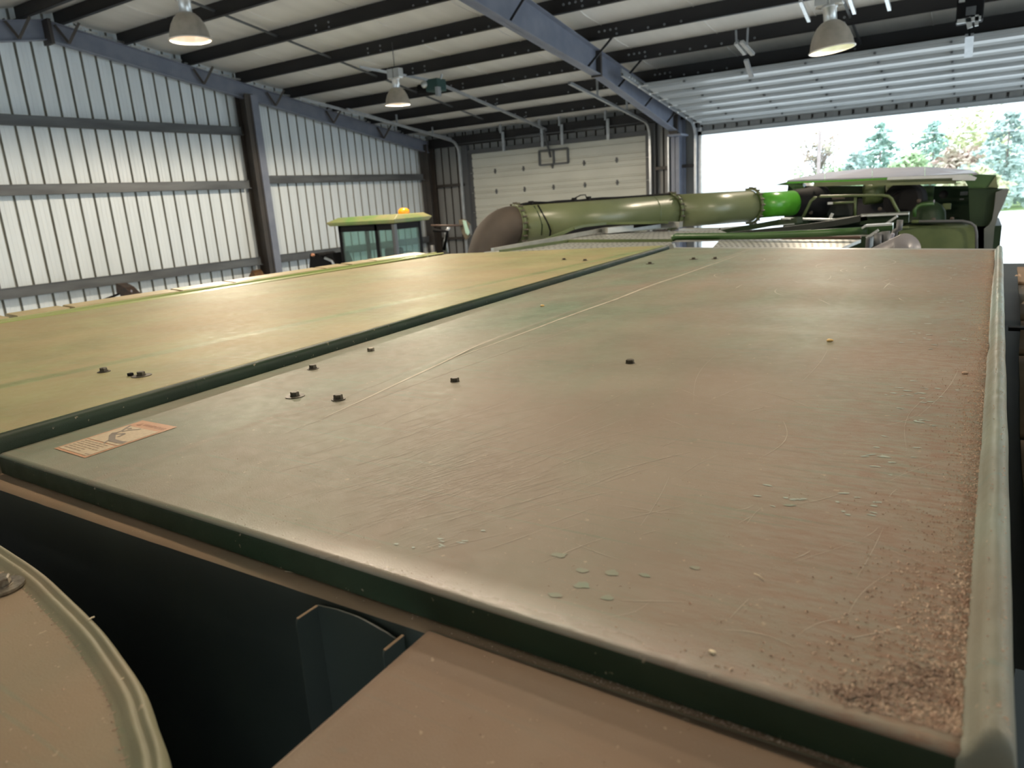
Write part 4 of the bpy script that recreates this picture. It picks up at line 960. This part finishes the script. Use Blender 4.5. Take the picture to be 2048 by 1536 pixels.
MB().box(ony(1822, 447, 9.2), ony(1842, 437, 9.5)).build('valve_block', M_olive, hd_, bevel=.02)
MB().tube([ony(*p) for p in ((1838, 443, 8.9), (1880, 442.5, 8.9), (1925, 442, 8.9), (1942, 446, 8.9), (1950, 453, 8.9), (1953, 465, 8.9), (1953, 500, 8.9))], .014, 10).build('hand_rail', M_grey, hd_)
hp_([(1797, 459), (1808, 456), (1953, 455), (1955, 503), (1800, 503)], 9.0, (0, .9, 0), 'fuel_tank', M_olive)
MB().box(ony(1797, 457, 8.95), ony(1818, 452, 9.0)).build('step', M_greenl, hd_)
for px, py in ((1867, 440), (1904, 439)): MB().lathe([(0, 0), (.02, .0), (.018, .02), (0, .025)], ony(px, py, 8.95), (0, 0, 1), 10).build('cap', M_brownelb, hd_)
# flared side shields on the right
hp_([(1936, 350), (1948, 348), (1992, 350), (1996, 377), (1938, 376), (1930, 362)], 9.7, (0, .35, 0), 'upper_shield', M_green)
MB().prism([ony(1977, 374, 9.66), ony(1992, 351, 9.66), ony(1996, 376, 9.66)], (0, .04, 0)).build('shield_gusset', M_greenl, hd_)
sh_ = [(1937, 377), (2018, 379), (2012, 396), (1998, 425), (1988, 455), (1984, 503), (1958, 503), (1954, 458), (1940, 452)]
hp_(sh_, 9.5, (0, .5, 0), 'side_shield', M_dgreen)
hp_([(2017.5, 379), (2018.5, 379), (2010, 402), (1998, 428), (1989, 456), (1985, 503), (1968, 503), (1968, 458), (1978, 450), (1984, 440), (1988, 420), (1992, 385), (2008, 379)], 9.4, (0, .09, 0), 'shield_skin', mat('grey_green_shield', (.06, .075, .06), (.12, .125, .12), 1.5, .5))
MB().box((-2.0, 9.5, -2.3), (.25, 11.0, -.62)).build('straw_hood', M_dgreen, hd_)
MB().box((-2.4, 6.4, -2.3), (-.2, 9.6, -1.1)).build('side_panel', M_dgreen, ch)

# ================================================================ TRACTOR behind on the left
cx_, cy_ = -9.9, 11.3
tr = empty('tractor', (-10.7, 12.4, FL), 'green tractor parked by the left wall, amber beacon on its cab roof', 'tractor')
def tb(a, b_, name, mt, **k): return MB().box(a, b_).build(name, mt, tr, **k)
rz = ony(730, 432, cy_).z
zr0 = ony(782, 447, cy_-.1).z; zr1 = ony(782, 432, cy_-.1).z
lx = ony(652, 440, cy_-.1).x; rxx = cx_+.14; ry_ = onx(865, 435, rxx).y
m = MB().hexa([(lx+.06, cy_-.08, zr0), (rxx-.04, cy_-.08, zr0), (rxx-.04, ry_-.08, zr0), (lx+.06, ry_-.08, zr0), (lx, cy_-.12, zr0+.07), (rxx, cy_-.12, zr0+.07), (rxx, ry_, zr0+.07), (lx, ry_, zr0+.07)])
m.hexa([(lx, cy_-.12, zr0+.07), (rxx, cy_-.12, zr0+.07), (rxx, ry_, zr0+.07), (lx, ry_, zr0+.07), (lx+.15, cy_+.1, zr1+.02), (rxx-.1, cy_+.1, zr1+.02), (rxx-.1, ry_-.15, zr1+.02), (lx+.15, ry_-.15, zr1+.02)])
m.build('cab_roof', mat('dusty_tractor_green', (.09, .24, .06), (.30, .27, .13), 1.6, .4), tr, bevel=.02)
yb2 = ry_-.25; zf = -1.75
tb((lx+.22, cy_, zr0-.13), (cx_, yb2, zr0), 'roof_header', M_black)
for a, b_ in ((lx+.22, cy_), (cx_-.06, cy_), (cx_-.06, yb2-.06), (lx+.22, yb2-.06), (lx+1.25, cy_)): tb((a, b_, zf), (a+.07, b_+.07, zr0), 'pillar', M_black)
tb((cx_-.03, cy_-.03, zf), (cx_+.04, cy_+.05, zr0-.02), 'corner_trim', M_grey)
tb((lx+.28, cy_+.02, zf+.1), (cx_-.05, cy_+.035, zr0-.12), 'window_pane', M_glass); tb((cx_-.02, cy_+.07, zf+.1), (cx_-.005, yb2, zr0-.04), 'window_pane', M_glass)
tb((lx+.24, cy_+.07, zf+.1), (lx+.255, yb2, zr0-.12), 'window_pane', M_glass); tb((lx+.28, yb2-.03, zf+.1), (cx_-.05, yb2-.015, zr0-.12), 'window_pane', M_glass)
c = ony(808, 428, cy_+.75); MB().lathe([(.11, -.03), (.115, 0), (.08, .01)], c, (0, 0, 1), 20).build('beacon_base', M_alu, tr)
MB().lathe([(.12, 0), (.125, .04), (.115, .08), (.07, .12), (0, .13)], c, (0, 0, 1), 24).build('beacon', M_orange, tr)
tb((lx+.9, cy_+.6, -1.8), (lx+1.35, cy_+.75, -.85), 'seat_back', M_black, bevel=.05)
MB().tube([(lx+1.3, cy_+.9, -1.5), (lx+1.5, cy_+.6, -1.05)], .03, 8).lathe([(.17, -.012), (.19, 0), (.17, .012)], (lx+1.5, cy_+.6, -1.03), (.3, -.5, 1), 20).build('steering_wheel', M_black, tr)
tb((lx+.1, cy_-.05, -2.4), (cx_+.05, yb2, zf+.1), 'cab_floor', M_green)
tb((lx+.4, yb2, -2.5), (cx_-.3, yb2+2.0, -1.55), 'engine_hood', M_green, bevel=.08)
MB().tube([(cx_-.45, yb2+.9, -1.6), (cx_-.45, yb2+.9, -.9)], .05, 10).build('exhaust_pipe', M_grey, tr)
for x in (lx-.15, cx_+.35):
    for y, r in ((cy_+.35, .95), (yb2+1.5, .68)):
        MB().lathe([(r*.5, -.25), (r*.92, -.25), (r, -.18), (r, .18), (r*.92, .25), (r*.5, .25), (r*.5, -.25)], (x, y, FL+r), (1, 0, 0), 28).build('tire', M_black, tr)
        MB().lathe([(0, -.1), (r*.3, -.1), (r*.5, -.22), (r*.5, .22), (0, .1)], (x, y, FL+r), (1, 0, 0), 20).build('wheel_rim', bpy.data.materials['yellow_rim'], tr)
# dark fender and lamp left of the cab, mirror and grab rail right of it
MB().prism([ony(618, 545, cy_), ony(620, 508, cy_), ony(634, 506, cy_), ony(650, 520, cy_), ony(652, 508, cy_), ony(664, 506, cy_), ony(674, 530, cy_), ony(674, 545, cy_)], (0, .5, 0)).build('fender', M_black, tr)
MB().lathe([(0, -.03), (.035, -.02), (.035, .03)], ony(626, 510, cy_-.03), (0, -1, .3), 14).build('marker_lamp', mat('pale_orange_lens', (.75, .42, .28), None, rough=.3), tr)
MB().tube([ony(650, 516, cy_-.1), ony(664, 522, cy_-.1), ony(669, 532, cy_-.1)], .03, 8).build('grab_rail', M_galv, tr)
yq = 13.4
MB().tube([ony(862, 451, 13.0), ony(925, 451, yq)], .022, 8).build('mirror_arm', mat('brown_grey_arm', (.08, .055, .045), None, rough=.5), tr)
MB().tube([ony(866, 460, 13.0), ony(895, 463, 13.2), ony(888, 500, 13.2)], .04, 8).build('exhaust_bracket', M_black, tr)
MB().tube([ony(898, 455, yq), ony(891, 466, yq), ony(890, 480, yq), ony(895, 505, yq)], .035, 10).build('grab_rail', M_galv, tr)
MB().prism([ony(917, 440, yq), ony(926, 438, yq), ony(938, 450, yq), ony(940, 470, yq), ony(931, 480, yq), ony(922, 462, yq)], (0, .08, 0)).build('mirror_housing', mat('tan_mirror_housing', (.10, .085, .06), None, rough=.5), tr)
MB().prism([ony(925, 440, yq-.02), ony(931, 441, yq-.02), ony(939, 465, yq-.02), ony(936, 471, yq-.02), ony(931, 466, yq-.02)], (0, .015, 0)).build('mirror_glass', M_mirror, tr)
# small things between tractor and wall
im = empty('folded_implement', ony(245, 590, 8.2), 'dark rusty implement tip with a long thin rod near the left wall', 'implement')
pts = [(231, 567), (237, 568), (240, 570), (250, 575), (262, 587), (266, 600), (246, 606), (240, 590), (233, 586)]
MB().prism([ony(px, py, 8.2) for px, py in pts], (.05, .16, 0)).build('toolbar_end', mat('rusty_black_steel', (.03, .022, .018), (.07, .04, .025), 15, .6), im)
MB().tube([ony(238, 588, 8.15), ony(180, 610, 7.6), ony(130, 625, 7.2)], .022, 8).build('rod', M_black, im); MB().lathe([(0, -.02), (.03, 0), (0, .02)], ony(263, 582, 8.15), (0, -1, 0), 10).build('bright_pin', M_lav, im)
MB().tube([ony(245, 600, 8.3), Vector((ony(245, 600, 8.3).x, 8.4, FL))], .06, 8).build('stand', M_black, im)
bl = MB().prism([ony(px, py, 11.9) for px, py in ((496, 570), (498, 552), (503, 541), (508, 546), (513, 556), (514, 570))], (.02, .25, 0)).build('rusty_drum', mat('rusty_orange_drum', (.16, .08, .02), (.10, .045, .02), 10, .6)); 
tag(bl, 'small rusty orange cone at the foot of the wall column', 'cone')
bl.name = 'rusty_cone'
# stand it on the floor: a post under it
MB().tube([ony(506, 560, 12.0), Vector((ony(506, 560, 12.0).x, 12.0, FL))], .09, 10).build('post', M_coln, bl)

# ================================================================ OUTSIDE
sh = empty('white_shed', (-10.5, 31, FL), 'plain white shed wall seen through the left edge of the open door', 'building')
xr = ony(1458, 330, 27).x
MB().box((xr-9, 27, FL), (xr, 38, 3.6)).build('siding', M_white, sh); MB().prism([(xr-9.3, 26.7, 3.6), (xr+.3, 26.7, 3.6), (xr-4.5, 26.7, 5.2)], (0, 11.6, 0)).build('roof', M_alu, sh)
def folmat(name, c1, c2, c3): 
    m = mat(name, c1, c2, .9, .8, lo=.4, hi=.6); return m
MF = {'blue': folmat('blue_spruce_foliage', (.36, .47, .43), (.44, .53, .46), 0), 'green': folmat('green_foliage', (.32, .45, .24), (.44, .52, .30), 0),
      'yel': folmat('yellow_green_foliage', (.46, .50, .28), (.54, .50, .32), 0), 'red': folmat('russet_foliage', (.55, .40, .33), (.50, .46, .34), 0), 'teal': folmat('spruce_foliage', (.28, .43, .36), (.38, .50, .42), 0)}
M_bark = mat('grey_brown_bark', (.30, .24, .22), (.36, .30, .27), 6, .8)
random.seed(21)
def leafcards(m, c, r, nn, size, flat=.6):
    for _ in range(nn):
        d = Vector((random.gauss(0, 1), random.gauss(0, 1), random.gauss(0, 1))).normalized()*r*random.uniform(.35, 1)
        p = Vector(c)+Vector((d.x, d.y, d.z*flat)); a = Vector((random.uniform(-1, 1), random.uniform(-1, 1), random.uniform(-.6, .6))).normalized(); b_ = a.orthogonal().normalized()
        s = size*random.uniform(.6, 1.7); m.add([p-a*s, p-b_*s*.55, p+a*s, p+b_*s*.55], [(0, 1, 2, 3)])
def tree(px, ptop, y, kind, hw, label, cat='tree', name='spruce_tree', f='blue', base=-E):
    top_ = ony(px, ptop, y); x = top_.x; H = top_.z-base; wd = hw*y/F*1.05
    t = empty(name, (x, y, base), label, cat, 'trees beyond the yard')
    MB().tube([(x, y, base), (x+.1, y, base+H*.5), (x, y, base+H*(.97 if kind == 'con' else .7))], [.035*H*.6, .02*H*.6, .03], 8).build('trunk', M_bark, t)
    m = MB()
    if kind == 'con':
        lv = 15
        for i in range(lv):
            q = i/lv; z = base+H*(.10+.9*q); rr = wd*(1-q)**.85+.12
            for k in range(max(5, int(13*(1-q)))):
                an = random.uniform(0, 6.283); L_ = rr*random.uniform(.75, 1.1)
                for s in range(4):
                    f_ = (s+1)/4; leafcards(m, (x+math.cos(an)*L_*f_, y+math.sin(an)*L_*f_, z-L_*f_*.22+.1*H*.1*random.uniform(-1, 1)), .30+.25*(1-q), 7, .23)
    elif kind == 'round':
        for k in range(42):
            d = Vector((random.gauss(0, 1), random.gauss(0, 1), random.gauss(0, 1))).normalized()*random.uniform(.3, 1)
            leafcards(m, (x+d.x*wd*.85, y+d.y*wd*.8, base+H*.58+d.z*H*.36), wd*.34, 42, .26, .8)
    else:  # bare crown: branches with thin russet twigs
        br = MB()
        for k in range(26):
            an = random.uniform(0, 6.283); el = random.uniform(.5, 1.35); L_ = H*.5*random.uniform(.6, 1)
            p = Vector((x, y, base+H*random.uniform(.35, .6))); d = Vector((math.cos(an)*math.cos(el), math.sin(an)*math.cos(el), math.sin(el)))
            q = p+d*L_*.5+Vector((random.uniform(-.2, .2), 0, 0)); e = p+d*L_+Vector((random.uniform(-.5, .5), 0, -.1))
            br.tube([p, q, e], [.07, .045, .02], 5)
            for s in range(9):
                b0 = p.lerp(e, random.uniform(.35, 1)); br.tube([b0, b0+Vector((random.gauss(0, .7), random.gauss(0, .5), random.gauss(.25, .5)))], [.025, .012], 4)
            leafcards(m, e, .7, 16, .16)
        br.build('branch', M_bark, t)['kind'] = 'stuff'
    m.build('foliage', MF[f], t)['kind'] = 'stuff'
tree(1500, 308, 82, 'round', 52, 'rounded green tree just right of the white shed', name='leafy_tree', f='green')
tree(1640, 266, 86, 'bare', 60, 'nearly bare reddish brown tree with open branches', name='bare_tree', f='red')
tree(1763, 238, 90, 'con', 78, 'pointed blue green spruce whose tip just meets the raised door', f='teal')
tree(1712, 300, 78, 'con', 50, 'small pale spruce between the bare tree and the pointed spruce', f='blue')
tree(1870, 236, 100, 'con', 74, 'second spruce with a drooping yellow green crown beside it', f='teal')
tree(1955, 190, 116, 'round', 95, 'tall yellow green tree reaching above the door edge', name='leafy_tree', f='yel')
tree(1822, 300, 72, 'round', 40, 'low bushy green tree in front of the two spruces', name='leafy_tree', f='green')
tree(1925, 285, 84, 'round', 40, 'russet autumn bush under the tall yellow green tree', name='leafy_tree', f='red')
tree(2022, 215, 78, 'con', 95, 'large silvery blue spruce at the right edge with a bare trunk foot', f='blue')
tree(2120, 170, 94, 'con', 100, 'blue spruce mostly beyond the right edge of the picture', f='blue')
tree(1585, 332, 74, 'round', 36, 'low russet bush at the foot of the bare tree', name='leafy_tree', f='red')
tree(1560, 340, 106, 'round', 60, 'distant green hedge tree left of the bare tree', name='leafy_tree', f='green')
tree(1680, 330, 112, 'round', 60, 'green hedge tree right of the bare tree trunk', name='leafy_tree', f='green')
tree(1950, 330, 71, 'round', 50, 'green bush behind the rear hood of the combine', name='leafy_tree', f='yel')
tree(1475, 322, 134, 'round', 60, 'far green tree mass at the left end of the row', name='leafy_tree', f='green')
tree(1800, 330, 128, 'round', 70, 'far green tree mass behind the two spruces', name='leafy_tree', f='teal')
tree(1735, 345, 68, 'round', 45, 'near low green bush below the pointed spruce', name='leafy_tree', f='green')
tree(1888, 330, 150, 'round', 70, 'far yellowish tree mass left of the tall yellow green tree', name='leafy_tree', f='yel')
tree(2000, 300, 165, 'round', 70, 'far green tree mass behind the silvery spruce', name='leafy_tree', f='teal')
wr_ = MB().tube([ony(1640, 264, 50), ony(1850, 266, 50), ony(2120, 258, 50)], .022, 5).build('utility_wire', M_galv); tag(wr_, 'thin utility wire crossing in front of the trees', 'wire')
for px in (1640, 2120): MB().tube([ony(px, 262, 50), Vector((ony(px, 262, 50).x, 50, FL))], .1, 8).build('pole', M_bark, wr_)

# ================================================================ LOOSE GRAIN AND DIRT
def crumbs(name, label, cat, n, fn, smin, smax, mt, flat=.6, kind='stuff'):
    m = MB()
    for _ in range(n):
        p, k = fn(); s = random.uniform(smin, smax)*k
        a = random.uniform(0, 6.28); ex = random.uniform(.6, 1.8); c_, s_ = math.cos(a), math.sin(a)
        vs = [(ex, 0, 0), (-.3*ex, .8, 0), (-.8*ex, -.5, 0), (.2, -.9, 0), (.1*ex, .1, 1.5*flat)]
        m.add([p+Vector(((x*c_-y*s_)*s, (x*s_+y*c_)*s, z*s+.0002)) for x, y, z in vs], [(0, 1, 4), (1, 2, 4), (2, 3, 4), (3, 0, 4), (3, 2, 1, 0)])
    o = m.build(name, mt); tag(o, label, cat, kind='stuff'); return o
random.seed(5)
def xfoot(y): return lerp(.018, .083, (y-.451)/3.34)
def f_rail():
    y = .47+3.25*random.random()**1.7; cl = mn.noise(Vector((0, y*14, 2))); w_ = .012+.028*max(0, cl+.25)+.05*max(0, .9-y)
    x = xfoot(y)-random.expovariate(1/w_)*.8; return Vector((x, y, ZR+hR(x, y))), 1+.5*(y < .7)
crumbs('chaff_drift', 'brown chaff caked along the inner foot of the rolled rail', 'chaff', 9000, f_rail, .0004, .0013, M_crumb)
def f_corner():
    c = random.choice(((-.035, .485), (-.02, .50), (-.045, .478), (-.01, .51), (.0, .53))); x = c[0]+random.gauss(0, .012); y = c[1]+random.gauss(0, .006)
    return Vector((min(x, .012), max(y, .466), ZR+abs(random.gauss(0, .0012)))), 1
crumbs('dirt_clump', 'crumbly brown clump in the near corner of the cover', 'dirt', 420, f_corner, .0007, .0020, mat('brown_clump', (.27, .18, .13), (.38, .27, .20), 120, .8))
def f_cov():
    x = random.uniform(-1.25, .0); y = .475+3.2*random.random()**1.8
    if random.random() < .5: x = -abs(random.gauss(0, .28))
    return Vector((x, y, ZR+hR(x, y))), 1
crumbs('grain_dust', 'scattered specks of chaff over the right tank cover', 'chaff', 3200, f_cov, .00022, .00065, M_crumb)
def f_plate():
    x = random.uniform(-.39, .25); y = random.uniform(-.0, .445); return Vector((x, y, ZS+.001+hP(x, y))), 1
crumbs('grain_dust', 'pale specks scattered over the brown plate at the bottom', 'chaff', 420, f_plate, .0003, .0007, M_crumb)
def f_sill():
    x = .05-abs(random.gauss(0, .16)); y = random.uniform(.4525, .47); return Vector((x, y, ZS+.0004)), 1
crumbs('chaff_drift', 'brown chaff lying on the sill below the cover edge', 'chaff', 2200, f_sill, .0003, .0009, M_crumb)
def f_rim():
    i = random.randrange(40, len(AR)-60); p = AR[i]; d = (AR[i+1]-AR[i-1]).normalized(); q = p+Vector((-d.y, d.x, 0))*(-.027+random.gauss(0, .0022)); return Vector((q.x, q.y, ZC-.006)), 1
crumbs('chaff_drift', 'tan chaff lining the raised rim of the cab roof', 'chaff', 3200, f_rim, .0004, .0010, M_crumb)
def f_croof():
    x = random.uniform(-1.1, -.5); y = random.uniform(.0, .30); return Vector((x, y, ZC-.004)), 1
def inroof(): 
    while True:
        p, k = f_croof()
        if all((p.x-q.x)**2+(p.y-q.y)**2 > .0025 for q in AR[::6]) and p.y < .36-.35*max(0, p.x+1.0)**1.4: return p, k
crumbs('grain_dust', 'fine specks scattered over the cab roof plate', 'chaff', 150, inroof, .0004, .001, M_crumb)
def f_top():
    y = .47+3.2*random.random()**1.6; return Vector((xfoot(y)+random.uniform(.010, .024), y, ZR+.0175)), 1
crumbs('grain_dust', 'brown crumbs stuck on top of the rolled rail', 'chaff', 500, f_top, .0004, .0012, M_crumb)
def f_deck():
    y = random.uniform(1.0, 4.0); return Vector((.115+.03*y/2+random.uniform(0, .4), y, -.485)), 1
crumbs('chaff_drift', 'brown litter lying on the side deck right of the rail', 'chaff', 260, f_deck, .003, .010, M_crumb)
def kernel(px, py, label, s=1.0, a=0, mt=M_kernel):
    c = onz(px, py+2, ZR); c.z += hR(c.x, c.y)+.0028*s; ca, sa = math.cos(a), math.sin(a)
    m = MB(); vs = []; N = 10
    for i in range(7):
        t = -1+2*i/6; r = math.sqrt(max(0, 1-t*t))*(1-.25*t)
        for k in range(N): an = 6.2832*k/N; vs.append((t*.0078*s, r*.0052*s*math.cos(an), r*.0034*s*math.sin(an)))
    vs = [c+Vector((x*ca-y*sa, x*sa+y*ca, z)) for x, y, z in vs]
    m.add(vs, [(i*N+k, i*N+(k+1) % N, (i+1)*N+(k+1) % N, (i+1)*N+k) for i in range(6) for k in range(N)], True)
    o = m.build('corn_kernel', mt); tag(o, label, 'kernel', 'loose kernels on the cover')
kernel(1660, 682, 'pale corn kernel lying alone on the right half of the cover', 1.0, .2)
kernel(1085, 611, 'golden corn kernel lying far up the cover near the fold line', 1.0, .9)
kernel(1930, 746, 'brown kernel husk lying near the rolled rail', .75, .3, M_crumb)
kernel(1424, 1304, 'pale kernel fragment near the front edge of the cover', .42, 2.7, M_straw)
def straw(pts, z, label, r=.0005):
    V_ = [onz(px, py, z)+Vector((0, 0, r+.0004*(i % 2))) for i, (px, py) in enumerate(pts)]
    o = MB().tube(V_, r, 6).build('straw_bit', M_straw); tag(o, label, 'straw', 'bits of straw')
straw([(1508, 1148), (1516, 1152), (1528, 1160)], ZR+.001, 'thin curved straw bit on the lower middle of the cover')
straw([(176, 1243), (183, 1238), (189, 1235)], ZC-.001, 'short yellow straw on the cab roof rim', .0008)
straw([(236, 1366), (246, 1360), (256, 1355)], ZC-.004, 'pale straw bit lower down on the cab roof rim', .0009)
straw([(570, 1143), (588, 1146), (604, 1138)], ZS+.001, 'thin dark fibre lying across the sill', .0004)
